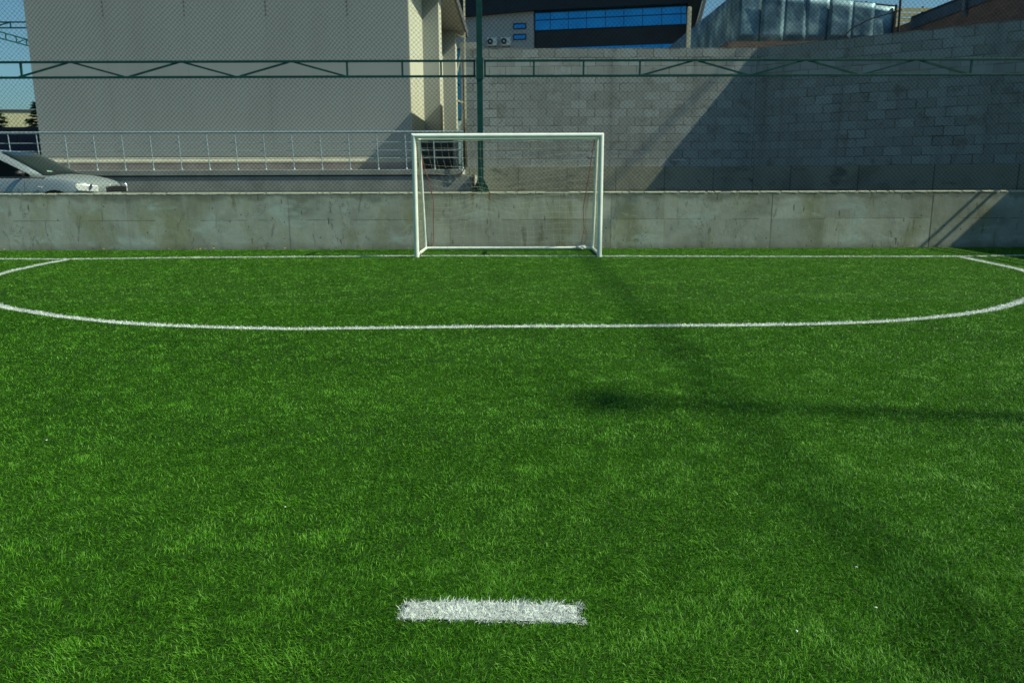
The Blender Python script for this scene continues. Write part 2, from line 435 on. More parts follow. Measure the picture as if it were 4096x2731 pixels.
# ------------------------------------------------------------------- light
SUN = Vector((1.0, -.165, 1.0)).normalized()
w = bpy.data.worlds.new('World'); scene.world = w; w.use_nodes = True
sky = w.node_tree.nodes.new('ShaderNodeTexSky'); sky.sky_type = 'NISHITA'; sky.sun_disc = False
sky.sun_elevation = math.asin(SUN.z); sky.sun_rotation = math.atan2(SUN.x, SUN.y)
sky.air_density = 1.0; sky.dust_density = 1.8; sky.ozone_density = 1.6
bg = w.node_tree.nodes['Background']; bg.inputs['Strength'].default_value = .072
tint = w.node_tree.nodes.new('ShaderNodeMix'); tint.data_type = 'RGBA'; tint.blend_type = 'MULTIPLY'; tint.inputs['Factor'].default_value = 1
tint.inputs[7].default_value = (.62, .98, 1.04, 1)
w.node_tree.links.new(sky.outputs[0], tint.inputs[6]); w.node_tree.links.new(tint.outputs[2], bg.inputs['Color'])
sl = bpy.data.lights.new('sun', 'SUN'); so = bpy.data.objects.new('sun', sl); col.objects.link(so)
sl.energy = 4.4; sl.angle = R(.53); sl.color = (.98, 1.0, .74)
so.rotation_euler = SUN.to_track_quat('Z', 'Y').to_euler(); so.location = (20, -4, 20)
scene.view_settings.view_transform = 'Standard'; scene.view_settings.look = 'None'
scene.view_settings.exposure = .34; scene.view_settings.gamma = 1

# ------------------------------------------------------------- the setting
def sheet(name, x0, x1, y0, y1, z, mat, n=1):
    m = MB(); m.grid([[(x0+(x1-x0)*j/n, y0+(y1-y0)*i/n, z) for j in range(n+1)] for i in range(n+1)], False)
    o = m.build(name, mat); return tag(o, kind='structure')
sheet('ground', -400, 400, -200, 600, -.06, M['earth'])
sheet('pitch', -12.0, 12.0, -14, 15.02, 0, M['turf_base'])
m = MB(); m.box(-45, 11.9, 15.16, 60, -.05, .35); tag(m.build('car_park', M['asphalt']), kind='structure')

# low concrete wall behind the goal
def wally(x): return 14.99 + (.0085*x if x > 0 else 0)
WT = 1.04
lw = empty('concrete_wall', (0, 15.1, 0), label='low weathered grey concrete wall along the turf behind the goal', cat='wall')
m = MB()
xs = [-12.5 + .25*i for i in range(99)]
rnd = random.Random(3)
P = []
tops = [WT + rnd.uniform(-.004, .004) for _ in xs]
prof = lambda x, t: [(x, wally(x), -.06), (x, wally(x), .3), (x, wally(x), .6), (x, wally(x), t-.014), (x, wally(x)+.012, t), (x, 15.24, t+.001), (x, 15.25, -.06)]
m.grid([[Vector(q)-Vector((0,15.1,0)) for q in prof(x, t)] for x, t in zip(xs, tops)], False)
m.build('wall_body', M['concrete'], lw)
# pale chipped strip: sunlit line of the top edge put into the colour
m = MB()
x = -12.3
while x < 12:
    L = rnd.uniform(.05, .38)
    if rnd.random() < .94:
        k = max(2, int(L/.05)); y = wally(x)-15.1
        row0 = []; row1 = []; row2 = []
        for i in range(k+1):
            xx = x+L*i/k; d = rnd.uniform(.004, .02)
            row0.append((xx, y-.003, WT-d-.006)); row1.append((xx, y-.004, WT+.004)); row2.append((xx, y+.05+rnd.uniform(0, .05), WT+.010))
        m.grid([row0, row1, row2], False)
    x += L + rnd.uniform(.0, .05)
m.build('lit_edge_strip', plain('pale_lit_edge', (.62,.60,.44), .9, 0, .2, .15, 20), lw, recalc=False)

# ---------------------------------------------------------------- the turf
def smooth_noise(x, y, scale, seed, n=24):
    r = np.random.default_rng(seed); out = np.zeros_like(x)
    for i in range(n):
        a = r.uniform(0, 2*np.pi); k = 2*np.pi/scale*r.uniform(.5, 1.8)
        out += np.sin(k*(x*np.cos(a)+y*np.sin(a))+r.uniform(0, 2*np.pi))
    return out/np.sqrt(n/2)

def catmull(pts, step=.05):
    P = [Vector((*p, 0)) for p in pts]; out = []
    P = [P[0]*2-P[1]] + P + [P[-1]*2-P[-2]]
    for i in range(1, len(P)-2):
        L = (P[i+1]-P[i]).length; k = max(2, int(L/step))
        for j in range(k):
            t = j/k
            out.append(.5*((2*P[i])+(P[i+1]-P[i-1])*t+(2*P[i-1]-5*P[i]+4*P[i+1]-P[i+2])*t*t+(3*P[i]-P[i-1]-3*P[i+1]+P[i+2])*t**3))
    out.append(P[-2]); return np.array([(p.x, p.y) for p in out])

ARC = catmull([(-7.37,13.22),(-7.36,12.3),(-7.21,11.18),(-6.86,10.24),(-6.1,9.09),(-5.43,8.345),(-4.78,7.9),(-4.22,7.575),(-3.33,7.206),
               (-2.08,6.99),(-1.5,7.0),(-.78,7.035),(0,7.066),(1.27,7.074),(2.62,7.125),(3.61,7.313),(4.67,7.8),(5.525,8.5),(6.2,9.25),(6.86,10.27),(7.24,11.215),(7.34,12.01),(7.43,13.19)])
GLINE = catmull([(-11.4,13.37),(-8.57,13.345),(-7.46,13.28),(-6.09,13.41),(-4.2,13.53),(-1.71,13.66),(-.1,13.6),(1.52,13.51),(3.2,13.41),(4.82,13.33),(7.43,13.28),(8.61,13.39),(11.4,13.5)])
DASH = np.array([(-.335,2.262),(-.06,2.258),(.198,2.238)])
LINES = [('penalty_area_line', ARC, .054, 'white curved penalty area line sweeping round in front of the goal', 'pitch line'),
         ('goal_line', GLINE, .045, 'straight white goal line running along under the goal posts', 'pitch line'),
         ('penalty_mark', DASH, .056, 'short thick white dash of white turf fibres in the foreground', 'pitch marking')]

def dist_to(poly, x, y):
    d = np.full(x.shape, 1e9)
    A = poly[:-1]; B = poly[1:]
    for a, b in zip(A, B):
        near = (np.abs(x-(a[0]+b[0])/2) < 1.2) & (np.abs(y-(a[1]+b[1])/2) < 1.2)
        if not near.any(): continue
        px, py = x[near], y[near]; e = b-a; L = e@e
        t = np.clip(((px-a[0])*e[0]+(py-a[1])*e[1])/L, 0, 1)
        d[near] = np.minimum(d[near], np.hypot(px-a[0]-t*e[0], py-a[1]-t*e[1]))
    return d

def in_dash(x, y):
    # the dash ends square
    return (x > -.352) & (x < .214) & (np.abs(y-(2.262-.045*(x+.335))) < .056+.004*np.sin(60*x))

def nap(x, y):
    a = .7*smooth_noise(x, y, .9, 5) + 1.0*smooth_noise(x, y, .28, 6) + .7*smooth_noise(x, y, .11, 9)
    return a

def blade_mesh(name, x, y, mat, wid, length, simple, seed, tint_shift=0, upright=0):
    r = np.random.default_rng(seed); N = len(x)
    th = nap(x, y)*.6 + r.normal(0, 1.15, N) - .6
    lay = .5+.18*np.tanh(smooth_noise(x, y, .45, 21)*.9)       # how far the pile is pressed down
    L = length*r.uniform(.65, 1.2, N)
    a1 = np.clip(r.normal(.62+.22*lay-upright, .28, N), .02, 1.3)
    a2 = np.clip(a1 + r.normal(.62, .42, N), .1, 1.75)
    dx, dy = np.cos(th), np.sin(th)
    p0 = np.stack([x, y, np.full(N, -.001)], 1)
    p1 = p0 + np.stack([np.sin(a1)*dx, np.sin(a1)*dy, np.cos(a1)], 1)*(L*.55)[:, None]
    p2 = p1 + np.stack([np.sin(a2)*dx, np.sin(a2)*dy, np.cos(a2)], 1)*(L*.5)[:, None]
    p2[:, 2] = np.maximum(p2[:, 2], .006)
    tw = th + np.pi/2 + r.normal(0, .45, N)
    wv = np.stack([np.cos(tw), np.sin(tw), r.normal(0, .15, N)], 1)*(wid*r.uniform(.7, 1.25, N))[:, None]*.5
    base = r.beta(1.25, 1.25, N) + .03*smooth_noise(x, y, 1.5, 31) + .05*smooth_noise(x, y, .25, 32) + tint_shift
    base = np.clip(base, 0, 1)
    if simple:
        V = np.stack([p0-wv, p0+wv, p1+wv*.8, p2, p1-wv*.8], 1)[:, [0, 1, 3]].copy(); V[:, 2] = (p2+p1)/2 + (p2-p1)*.4
        nv = 3; loops = 3
        idx = np.arange(N*3).reshape(N, 3); lt = np.full(N, 3)
        li = idx.ravel(); ls = np.arange(N)*3
        tints = np.repeat(base, 3)
    else:
        V = np.stack([p0-wv, p0+wv, p1-wv*.85, p1+wv*.85, p2], 1); nv = 5
        o = np.arange(N)[:, None]*5
        li = np.concatenate([o+np.array([[0, 1, 3, 2]]), o+np.array([[2, 3, 4]])], 1).ravel()
        ls = (np.arange(N)[:, None]*7+np.array([[0, 4]])).ravel(); lt = np.tile([4, 3], N)
        tints = np.stack([base*.5, base*.5, base, base, np.clip(base*1.1, 0, 1)], 1).ravel()  # lower blade tinted darker, painting in the shade between blades
    me = bpy.data.meshes.new(name)
    V = V.reshape(-1, 3).astype(np.float32)
    me.vertices.add(len(V)); me.vertices.foreach_set('co', V.ravel())
    me.loops.add(len(li)); me.loops.foreach_set('vertex_index', li.astype(np.int32))
    me.polygons.add(len(ls)); me.polygons.foreach_set('loop_start', ls.astype(np.int32))
    try: me.polygons.foreach_set('loop_total', lt.astype(np.int32))
    except Exception: pass
    me.polygons.foreach_set('use_smooth', np.ones(len(ls), bool))
    at = me.attributes.new('tint', 'FLOAT', 'POINT'); at.data.foreach_set('value', tints.astype(np.float32))
    me.materials.append(mat); me.update(calc_edges=True)
    return me

def scatter(y0, y1, dens, margin):
    """roots in the wedge the camera could see (plus a margin), jittered"""
    half = lambda y: .66*y + margin
    A = (half(y0)+half(y1))*(y1-y0); N = int(A*dens)
    yy = RNG.uniform(y0, y1, int(N*1.4)); xx = RNG.uniform(-half(y1), half(y1), int(N*1.4))
    k = np.abs(xx) < half(yy); k &= np.abs(xx) < 11.9
    return xx[k][:N], yy[k][:N]

BANDS = [(1.35, 2.6, 42000, .9, .0017, .023, False), (2.6, 3.8, 28000, .9, .0021, .023, False), (3.8, 5.6, 16000, 1.0, .0028, .023, False),
         (5.6, 8.4, 8500, 1.0, .0040, .023, False), (8.4, 14.985, 4600, 1.2, .0068, .024, True)]
turf = None; parts = []
for bi, (y0, y1, dens, mg, wid, ln, simple) in enumerate(BANDS):
    x, y = scatter(y0, y1, dens, mg)
    k = np.ones(len(x), bool)
    for nm, poly, hw, lab, cat in LINES:
        k &= ~in_dash(x, y) if nm == 'penalty_mark' else dist_to(poly, x, y) > hw*.92+.006*np.sin(23*x)*np.sin(19*y)
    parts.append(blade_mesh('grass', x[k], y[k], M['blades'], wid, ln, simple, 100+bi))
objs = []
for me in parts:
    o = bpy.data.objects.new('grass', me); col.objects.link(o); objs.append(o)
with bpy.context.temp_override(active_object=objs[0], selected_editable_objects=objs, object=objs[0], selected_objects=objs):
    bpy.ops.object.join()
turf = objs[0]
tag(turf, 'short green artificial grass pile covering the pitch', 'grass', kind='stuff')

for li_, (nm, poly, hw, lab, cat) in enumerate(LINES):
    m = MB()
    pts = [Vector((*p, .004)) for p in poly]; L = []; Rr = []
    for i, p in enumerate(pts):
        d = pts[min(i+1, len(pts)-1)]-pts[max(i-1, 0)]; d.normalize(); nrm = Vector((-d.y, d.x, 0))
        h = hw*.9
        L.append(p+nrm*h); Rr.append(p-nrm*h)
    m.grid([L, Rr], False)
    o = m.build(nm, M['line_base'])
    # white fibres
    xs_, ys_ = [], []
    seg = np.hypot(*(poly[1:]-poly[:-1]).T)
    if nm == 'penalty_mark':
        n_ = 8200; x = RNG.uniform(-.37, .23, n_); y = RNG.uniform(2.1, 2.4, n_); k = in_dash(x, y); x, y = x[k], y[k]
        meshes = [blade_mesh(nm, x, y, M['white_blades'], .0024, .027, False, 300)]
    else:
        dens = 8500
        n_ = int(seg.sum()*2*hw*dens)
        ci = RNG.choice(len(seg), n_, p=seg/seg.sum()); t = RNG.uniform(0, 1, n_)
        p = poly[ci]*(1-t)[:, None]+poly[ci+1]*t[:, None]
        e = (poly[ci+1]-poly[ci])/seg[ci][:, None]
        off = RNG.uniform(-hw, hw, n_)
        x = p[:, 0]-e[:, 1]*off; y = p[:, 1]+e[:, 0]*off
        # worn, thinner spots
        k = (smooth_noise(x, y, .9, 77) > -1.7) | (RNG.uniform(0, 1, n_) < .6)
        x, y = x[k], y[k]
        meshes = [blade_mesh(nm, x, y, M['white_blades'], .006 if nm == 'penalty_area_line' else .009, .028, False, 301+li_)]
    bo = bpy.data.objects.new(nm, meshes[0]); col.objects.link(bo)
    with bpy.context.temp_override(active_object=o, selected_editable_objects=[o, bo], object=o, selected_objects=[o, bo]):
        bpy.ops.object.join()
    tag(o, lab, cat)

# tiny litter on the turf
def scrap(name, x, y, s, mat, label, cat, group, z=.022):
    rr = random.Random(int(abs(x*1000+y*77)))
    m = MB(); n = 7; rim = [(s*rr.uniform(.6, 1)*math.cos(2*math.pi*i/n), .6*s*rr.uniform(.6, 1)*math.sin(2*math.pi*i/n), rr.uniform(-.2, .3)*s) for i in range(n)]
    m.add([(0, 0, .35*s)]+rim, [(0, 1+i, 1+(i+1) % n) for i in range(n)])
    m.add([(0, 0, .35*s-.001)]+[(a, b, c-.001) for a, b, c in rim], [(0, 1+(i+1) % n, 1+i) for i in range(n)])
    o = m.build(name, mat, loc=(x, y, z)); o.rotation_euler = (0, 0, rr.uniform(0, 6)); return tag(o, label, cat, group)
for x, y, s, lab in ((-2.37, 3.87, .007, 'tiny white paper scrap on the turf at the far left of the picture'),
                     (-.92, 3.02, .006, 'tiny pale scrap lying left of and beyond the white dash'),
                     (1.17, 2.50, .006, 'tiny pale scrap on the turf right of the white dash'),
                     (1.12, 2.24, .006, 'tiny whitish scrap nearest the bottom right corner of the turf'),
                     (.83, 2.11, .006, 'tiny pale scrap just right of the white dash in the foreground')):
    scrap('paper_scrap', x, y, s, M['paper'], lab, 'litter', 'tiny white scraps on the turf')
# dry leaves gathered along the foot of the wall
m = MB()
for i in range(120):
    x = rnd.uniform(-9.5, 9.5); y = wally(x)-abs(rnd.gauss(.03, .12)) - .02; z = .03; s = rnd.uniform(.012, .03); a = rnd.uniform(0, 6.28)
    c, sn = math.cos(a)*s, math.sin(a)*s; t = rnd.uniform(-.5, .5)*s
    m.add([(x-c, y-sn, z), (x+sn*.5, y-c*.5, z+s*.4+t), (x+c, y+sn, z+s*.2), (x-sn*.5, y+c*.5, z+s*.3)], [(0, 1, 2, 3)])
tag(m.build('leaf_litter', M['leaf'], recalc=False), 'scattered dry leaf litter along the foot of the wall', 'leaf litter', kind='stuff')

# ---------------------------------------------------------------- the goal
GX, GY, GYAW = -.064, 13.46, R(-.59)
goal = empty('football_goal', (GX, GY, 0), GYAW, 'white tubular football goal with a thin drooping net', 'goal')
HW, HT, DEP, DTOP = 1.54, 1.985, 1.28, .74
def bar(name, pts, r, parent=goal, n=20, mat=None):
    m = MB(); m.tube(pts, r, n); return m.build(name, mat or M['goal_paint'], parent)
def mitre_bar(name, a, b, ca, cb, r, parent):
    """round post whose end is cut at 45 degrees (ca, cb: cut direction at each end or None)"""
    a, b = Vector(a), Vector(b); d = (b-a).normalized(); m = MB(); n = 28; vs = []
    u = d.orthogonal().normalized(); v = d.cross(u)
    for end, c in ((a, ca), (b, cb)):
        for j in range(n):
            t = 2*math.pi*j/n; off = u*math.cos(t)*r+v*math.sin(t)*r
            s = off.dot(Vector(c)) if c else 0
            vs.append(end+off+d*s)
    m.add(vs, [(j, (j+1) % n, n+(j+1) % n, n+j) for j in range(n)], True)
    m.add(vs[:n], [tuple(range(n))[::-1]]); m.add(vs[n:], [tuple(range(n))])
    return m.build(name, M['goal_paint'], parent, recalc=False)
for s in (-1, 1):
    mitre_bar('post', (s*HW, 0, -.01), (s*HW, 0, HT), None, (s, 0, 0), .04, goal)
mitre_bar('crossbar', (-HW, 0, HT), (HW, 0, HT), (0, 0, -1), (0, 0, 1), .04, goal)
for s in (-1, 1):
    bar('rear_upright', [(s*HW, DEP, .03), (s*HW, DTOP, 1.962)], .026)
    bar('side_bar', [(s*HW, .035, HT-.01), (s*HW, DTOP, 1.965)], .024)
    bar('base_bar', [(s*HW, .03, .035), (s*HW, DEP, .035)], .026)
bar('rear_crossbar', [(-HW-.02, DTOP, 1.972), (HW+.02, DTOP, 1.972)], .024)
bar('rear_base_bar', [(-HW, DEP, .04), (HW, DEP, .04)], .026)
# net: hangs from the rear bars, its middle pulled back to the foot of the fence post
m = MB(); NX, NZ = 26, 17
tie = Vector((-.50, 14.93-GY, 1.10))
def netp(i, k):
    u = i/NX; v = k/NZ
    x = -HW+2*HW*u; z = 1.95*(1-v)+.05*v
    y = lerp(DTOP, DEP, v) + .04 + .04*math.sin(math.pi*v)*(1+.4*math.sin(7*u))
    p = Vector((x, y, z - .05*math.sin(math.pi*u)*math.sin(math.pi*min(1, v*1.2))))
    d = math.hypot((x-tie.x)/.85, (z-tie.z)/.5)
    wgt = math.exp(-d*d*1.1)*.72*min(1, 6*v*(1-v))
    p = p.lerp(tie, wgt)
    p.z -= .10*math.exp(-((x-tie.x-.75)**2)/.2)*math.sin(math.pi*v) + .10*math.exp(-((x-tie.x+.75)**2)/.2)*math.sin(math.pi*v)
    p.x += .012*math.sin(13*u+9*v); p.z += .012*math.sin(17*u-7*v)
    p.y = min(p.y, 14.95-GY)
    return p
for k in range(NZ+1): m.tube([netp(i, k) for i in range(NX+1)], .0012 if k < 14 else .0009, 4, False)
for i in range(NX+1): m.tube([netp(i, k) for k in range(NZ+1)], .0009, 4, False)
for s in (-1, 1):       # side panels
    for k in range(0, NZ+1, 1):
        v = k/NZ; z = 1.95*(1-v)+.05*v
        m.tube([(s*(HW-.02*math.sin(math.pi*t)), .06+(lerp(DTOP, DEP, v)-.06)*t, z-.04*math.sin(math.pi*t)) for t in (0, .33, .66, 1)], .0012, 3, False)
    for j in range(1, 11):
        t = j/11
        m.tube([(s*HW, .06+(lerp(DTOP, DEP, q/6)-.06)*t, 1.95-1.9*q/6) for q in range(7)], .0012, 3, False)
m.build('net', M['net'], goal)
m = MB(); m.tube([(-1.515, .85, 1.70), (-1.50, .92, 1.5), (-1.41, 1.04, 1.22), (-1.36, 1.14, .9), (-1.375, 1.2, .6), (-1.39, DEP+.03, .3), (-1.39, DEP+.03, .15), (-1.44, DEP, .05)], .0055, 6)
m.build('net_cord', M['rope'], goal)
m = MB(); m.tube([(1.50, .76, 1.95), (1.475, .82, 1.8), (1.42, .98, 1.3), (1.37, 1.08, .95), (1.345, 1.14, .75), (1.365, 1.2, .55), (1.385, DEP+.03, .38), (1.355, DEP+.03, .25), (1.325, DEP+.01, .05)], .0055, 6)
m.build('net_cord', M['rope'], goal)

# crumpled bag on the rear base bar
bm = bmesh.new(); bmesh.ops.create_icosphere(bm, subdivisions=3, radius=1)
rr = random.Random(5)
for v in bm.verts:
    k = 1+.28*math.sin(5*v.co.x+3*v.co.y)*math.cos(6*v.co.z+2*v.co.x)+rr.uniform(-.12, .12)
    v.co = Vector((v.co.x*.085*k, v.co.y*.05*k, max(-.02, v.co.z*.045*k)))
me = bpy.data.meshes.new('plastic_bag'); bm.to_mesh(me); bm.free(); me.materials.append(M['plastic'])
o = bpy.data.objects.new('plastic_bag', me); col.objects.link(o); o.location = (1.28, 14.68, .05)
tag(o, 'crumpled white plastic bag beside the rear base bar of the goal', 'plastic bag')

# ------------------------------------------------------ green ball-stop fence
FY = 15.12
fence = empty('sports_fence', (0, FY, WT), label='green steel chain link fence with a truss rail standing on the low wall', cat='fence')
def F(p): return (p[0], p[1]-FY, p[2]-WT)
PX = -.57
def fence_post(px, top=7.2):
    m = MB(); m.tube([F((px, FY, WT+.012)), F((px, FY, top))], .051, square=True); p = m.build('post', M['green_steel'], fence)
    m = MB(); m.box(px-.155, px+.155, -.155+.05, .155-.03, .002, .016); m.build('base_plate', M['green_steel'], p, .002)
    m = MB()
    for a in range(4):      # curved gussets
        d = Vector((math.cos(a*math.pi/2), math.sin(a*math.pi/2), 0)); q = Vector((-d.y, d.x, 0))*.005
        reach = .15 if a % 2 == 0 else .10
        prof = [(.05, .016), (reach, .016), (reach, .04), (reach*.86, .10), (.055+(reach-.055)*.45, .165), (.07, .215), (.05, .235)]
        m.prism([Vector((px, 0, 0))+d*r-q+Vector((0, 0, z)) for r, z in prof], q*2)
    m.build('gusset', M['green_steel'], p)
    m = MB(); m.box(px-.062, px+.062, -.062, -.0515, 3.06-WT, 3.43-WT); m.box(px-.062, px+.062, .0515, .062, 3.06-WT, 3.43-WT); m.build('collar', M['green_steel'], p)
    return p
for px in (PX, PX-12.0, PX+12.0):
    if abs(px) < 12: fence_post(px)
# truss rails, one each side of the post
ZL, ZU = 3.112, 3.378
def truss(sgn):
    a = PX+sgn*.075; b = PX+sgn*11.9
    b = max(min(b, 12.2), -12.2)
    m = MB()
    m.tube([F((a, FY, ZU)), F((b, FY, ZU))], .0195, square=True)
    t = m.build('truss_rail', M['green_steel'], fence, .003)
    m = MB(); m.tube([F((a, FY, ZL)), F((b, FY, ZL))], .0195, square=True); m.build('lower_chord', M['green_steel'], t, .003)
    vert = [.095, .98, 1.88, 2.90, 8.90, 9.9, 10.8] if sgn > 0 else [.095, .70, 1.40, 2.40, 8.30, 9.3, 10.3]
    for d in vert:
        x = PX+sgn*d
        if abs(x) > 12.1: continue
        m = MB(); m.tube([F((x, FY, ZL+.017)), F((x, FY, ZU-.017))], .016, square=True); m.build('brace', M['green_steel'], t)
    x0 = vert[3]
    for i in range(6):
        xa, xb = PX+sgn*(x0+i*1.0+.05), PX+sgn*(x0+(i+1)*1.0-.05)
        za, zb = (ZL+.012, ZU-.012) if i % 2 == 0 else (ZU-.012, ZL+.012)
        m = MB(); m.tube([F((xa, FY, za)), F((xb, FY, zb))], .0155, square=True); m.build('brace', M['green_steel'], t)
truss(1); truss(-1)
# chain link
def chainlink(z0, z1, x0, x1, seed):
    m = MB(); step = .082; Hh = z1-z0; r2 = random.Random(seed); nseg = max(8, int(Hh/.12))
    def wob(x, z):
        return Vector((.014*math.sin(1.9*x+2.3*z+seed)+.006*math.sin(7.1*x-3*z), .010*math.sin(2.6*x+1.3*z)+.004*math.sin(9*x), .012*math.sin(2.3*x-1.7*z+1)+.005*math.sin(6*x+5*z)))
    for sg in (1, -1):
        n = int((x1-x0+Hh)/step)
        for i in range(n):
            xs0 = (x0-Hh if sg > 0 else x0)+i*step
            pts = []
            for k in range(nseg+1):
                z = z0+Hh*k/nseg; x = xs0+sg*(z-z0)
                if x0 <= x <= x1:
                    edge = min(1, min(z-z0, z1-z)/.25)
                    pts.append(Vector(F((x, FY+.028+.002*sg, z)))+wob(x, z)*edge)
            if len(pts) > 1: m.tube(pts, .0024, 3, False)
    # hog rings tying the wire to the rails: little stray ends
    x = x0
    while x < x1:
        for z in (z0, z1):
            if r2.random() < .55:
                m.tube([F((x, FY+.028, z)), F((x+r2.uniform(-.02, .02), FY+r2.uniform(-.03, .02), z+r2.uniform(-.035, .035)))], .0025, 3, False)
        x += .082
    m.tube([F((x0, FY+.026, z0+.006)), F((x1, FY+.026, z0+.006))], .0025, 4, False)
    m.tube([F((x0, FY+.026, z1-.006)), F((x1, FY+.026, z1-.006))], .0025, 4, False)
    return m.build('chain_link', M['wire'], fence, recalc=False)
chainlink(WT+.035, ZL+.005, -12.1, 12.1, 1)
chainlink(ZU-.005, 5.5, -12.1, 12.1, 2)

# fence frame and masts right of the picture, which throw the long shadows
sf = empty('touchline_fence', (11.08, 4, 0), label='low green touchline fence frame right of the pitch', cat='fence')
def S(p): return (p[0]-11.08, p[1]-4, p[2])
for z in (ZL, ZU):
    m = MB(); m.tube([S((11.08, -8, z)), S((11.08, 15.0, z))], .020, square=True); m.build('rail', M['green_steel'], sf)
for y in (-8, -2, 3.4, 14.9):
    m = MB(); m.tube([S((11.08, y, 0)), S((11.08, y, 3.4))], .045, 14); m.build('post', M['green_steel'], sf)
# floodlight mast, plus an unseen cable and far mast added for the shadow band
LAMPH = 23.0
for mx, my, lab in ((.62+LAMPH, 4.62-.165*LAMPH, 'tall floodlight mast on the terrace right of the pitch'), (1.32+LAMPH, 70, 'unseen mast added far behind the zinc fence to hold the cable')):
    t = empty('floodlight_mast', (mx, my, 4.3), 0, lab, 'floodlight mast', 'floodlight masts on the terrace')
    m = MB(); m.tube([(0, 0, 0), (0, 0, LAMPH-4.35)], [.11, .07], 14); m.build('pole', M['galv'], t)
    m = MB(); m.lathe([(0, 0), (.10, .02), (.15, .08), (.15, .16), (.11, .23), (0, .26)], 20, Matrix.Translation((0, 0, LAMPH-4.40)) @ Matrix.Diagonal((1.1, 1.9, 1.1, 1))); m.build('lamp_head', M['lamp_head'], t)
m = MB(); m.tube([(1.30+LAMPH, -25, LAMPH), (1.30+LAMPH, 70, LAMPH)], .045, 8)
tag(m.build('shadow_cable', M['cable']), 'unseen overhead cable added to cast the soft shadow band on the turf', 'cable')

# ------------------------------------------------------------- block walls
def wall_strip(name, path, z0, z1, thick, mat, parent, uoff=0, org=Vector((0, 0, 0)), voff=0):
    """vertical wall along a 2D path with UVs in metres; thickness goes to the left of the path"""
    me = bpy.data.meshes.new(name); bm = bmesh.new(); uvl = bm.loops.layers.uv.new('UVMap')
    P = [Vector((*p, 0)) for p in path]; n = len(P); offs = []
    for i in range(n):
        ds = []
        if i > 0: ds.append((P[i]-P[i-1]).normalized())
        if i < n-1: ds.append((P[i+1]-P[i]).normalized())
        nn = [Vector((-d.y, d.x, 0)) for d in ds]
        b = sum(nn, Vector()).normalized(); b *= thick/max(.3, b.dot(nn[0])); offs.append(b)
    u = uoff; us = [u]
    for i in range(1, n): u += (P[i]-P[i-1]).length; us.append(u)
    def quad(a, b, c, d, ua):
        f = bm.faces.new([bm.verts.new(q-org) for q in (a, b, c, d)])
        for l, t in zip(f.loops, ua): l[uvl].uv = t
    Z0, Z1 = Vector((0, 0, z0)), Vector((0, 0, z1))
    for i in range(n-1):
        a, b = P[i], P[i+1]; a2, b2 = a+offs[i], b+offs[i+1]
        quad(a+Z0, b+Z0, b+Z1, a+Z1, [(us[i], voff), (us[i+1], voff), (us[i+1], z1-z0+voff), (us[i], z1-z0+voff)])
        quad(b2+Z0, a2+Z0, a2+Z1, b2+Z1, [(us[i+1], voff), (us[i], voff), (us[i], z1-z0+voff), (us[i+1], z1-z0+voff)])
        quad(a+Z1, b+Z1, b2+Z1, a2+Z1, [(us[i], 0), (us[i+1], 0), (us[i+1], thick), (us[i], thick)])
    for i, s in ((0, 1), (n-1, -1)):
        a, a2 = P[i], P[i]+offs[i]
        q = [a2+Z0, a+Z0, a+Z1, a2+Z1]; q = q if s > 0 else q[::-1]
        quad(*q, [(0, 0), (thick, 0), (thick, z1-z0), (0, z1-z0)] if s > 0 else [(0, z1-z0), (thick, z1-z0), (thick, 0), (0, 0)])
    bm.to_mesh(me); bm.free(); me.materials.append(mat)
    o = bpy.data.objects.new(name, me); col.objects.link(o); o.parent = parent; return o
BT = 4.38
W1 = Vector((2.4, 20.4, .35)); W2 = Vector((9, 18, .35))
bw = empty('block_wall', W1, label='tall grey concrete block retaining wall facing the pitch behind the fence', cat='wall')
wall_strip('block_face', [(-1.10, 28), (-1.10, 20.4), (6.0, 20.4)], 1.56, BT, .25, M['blocks'], bw, 0, W1, .18)
wall_strip('footing', [(-1.14, 28), (-1.14, 20.34), (6.04, 20.34)], .30, 1.56, .31, M['footing'], bw, 0, W1)
bw2 = empty('block_wall', W2, label='shaded concrete block wall slanting forward at the right edge', cat='wall')
wall_strip('block_face', [(6.004, 20.39), (12.6, 14.98), (12.6, -8)], 1.56, BT, .25, M['blocks'], bw2, 14.70, W2, .18)
wall_strip('footing', [(6.044, 20.33), (12.54, 15.0), (12.54, -8)], -.05, 1.56, .31, M['footing'], bw2, 0, W2)
# terrace ground held up behind the block walls
m = MB()
poly = [(-.84, 20.64), (6.1, 20.64), (12.82, 15.1), (12.82, -8), (60, -8), (60, 140), (-.84, 140)]
m.prism([(x, y, -.05) for x, y in poly], (0, 0, 4.36)); tag(m.build('terrace', M['terrace']), kind='structure')
# mortar cap lumps on top of wall and whitewash splashes are in the block material; thin dark upright tube by the footing
m = MB(); m.tube([(0, 0, 0), (0, 0, 1.03)], .028, 10); o = m.build('dark_tube', M['rust_pole'], loc=(-.895, 19.085, .35))
tag(o, 'short dark upright tube at the right end of the terrace wall', 'pipe')
m = MB()
r4 = random.Random(12)
def splash(x, z, L, h):
    k = max(3, int(L/.04)); y = 20.4-.006
    m.grid([[(x+L*i/k, y, z+r4.uniform(-.4, .2)*h) for i in range(k+1)], [(x+L*i/k, y-.004, z+h*r4.uniform(.5, 1.1)) for i in range(k+1)]], False)
for x, z, L, h in ((-.72, 1.84, .25, .03), (-.35, 1.83, .35, .035), (-.05, 1.86, .25, .03), (.45, 1.9, .2, .03), (.7, 1.88, .15, .03), (1.05, 1.85, .4, .03), (1.65, 1.85, .2, .03),
                   (1.93, 1.81, .33, .07), (2.45, 1.9, .5, .03), (3.2, 1.92, .3, .03), (4.0, 1.72, .35, .03), (2.15, 1.95, .2, .03)): splash(x, z, L, h)
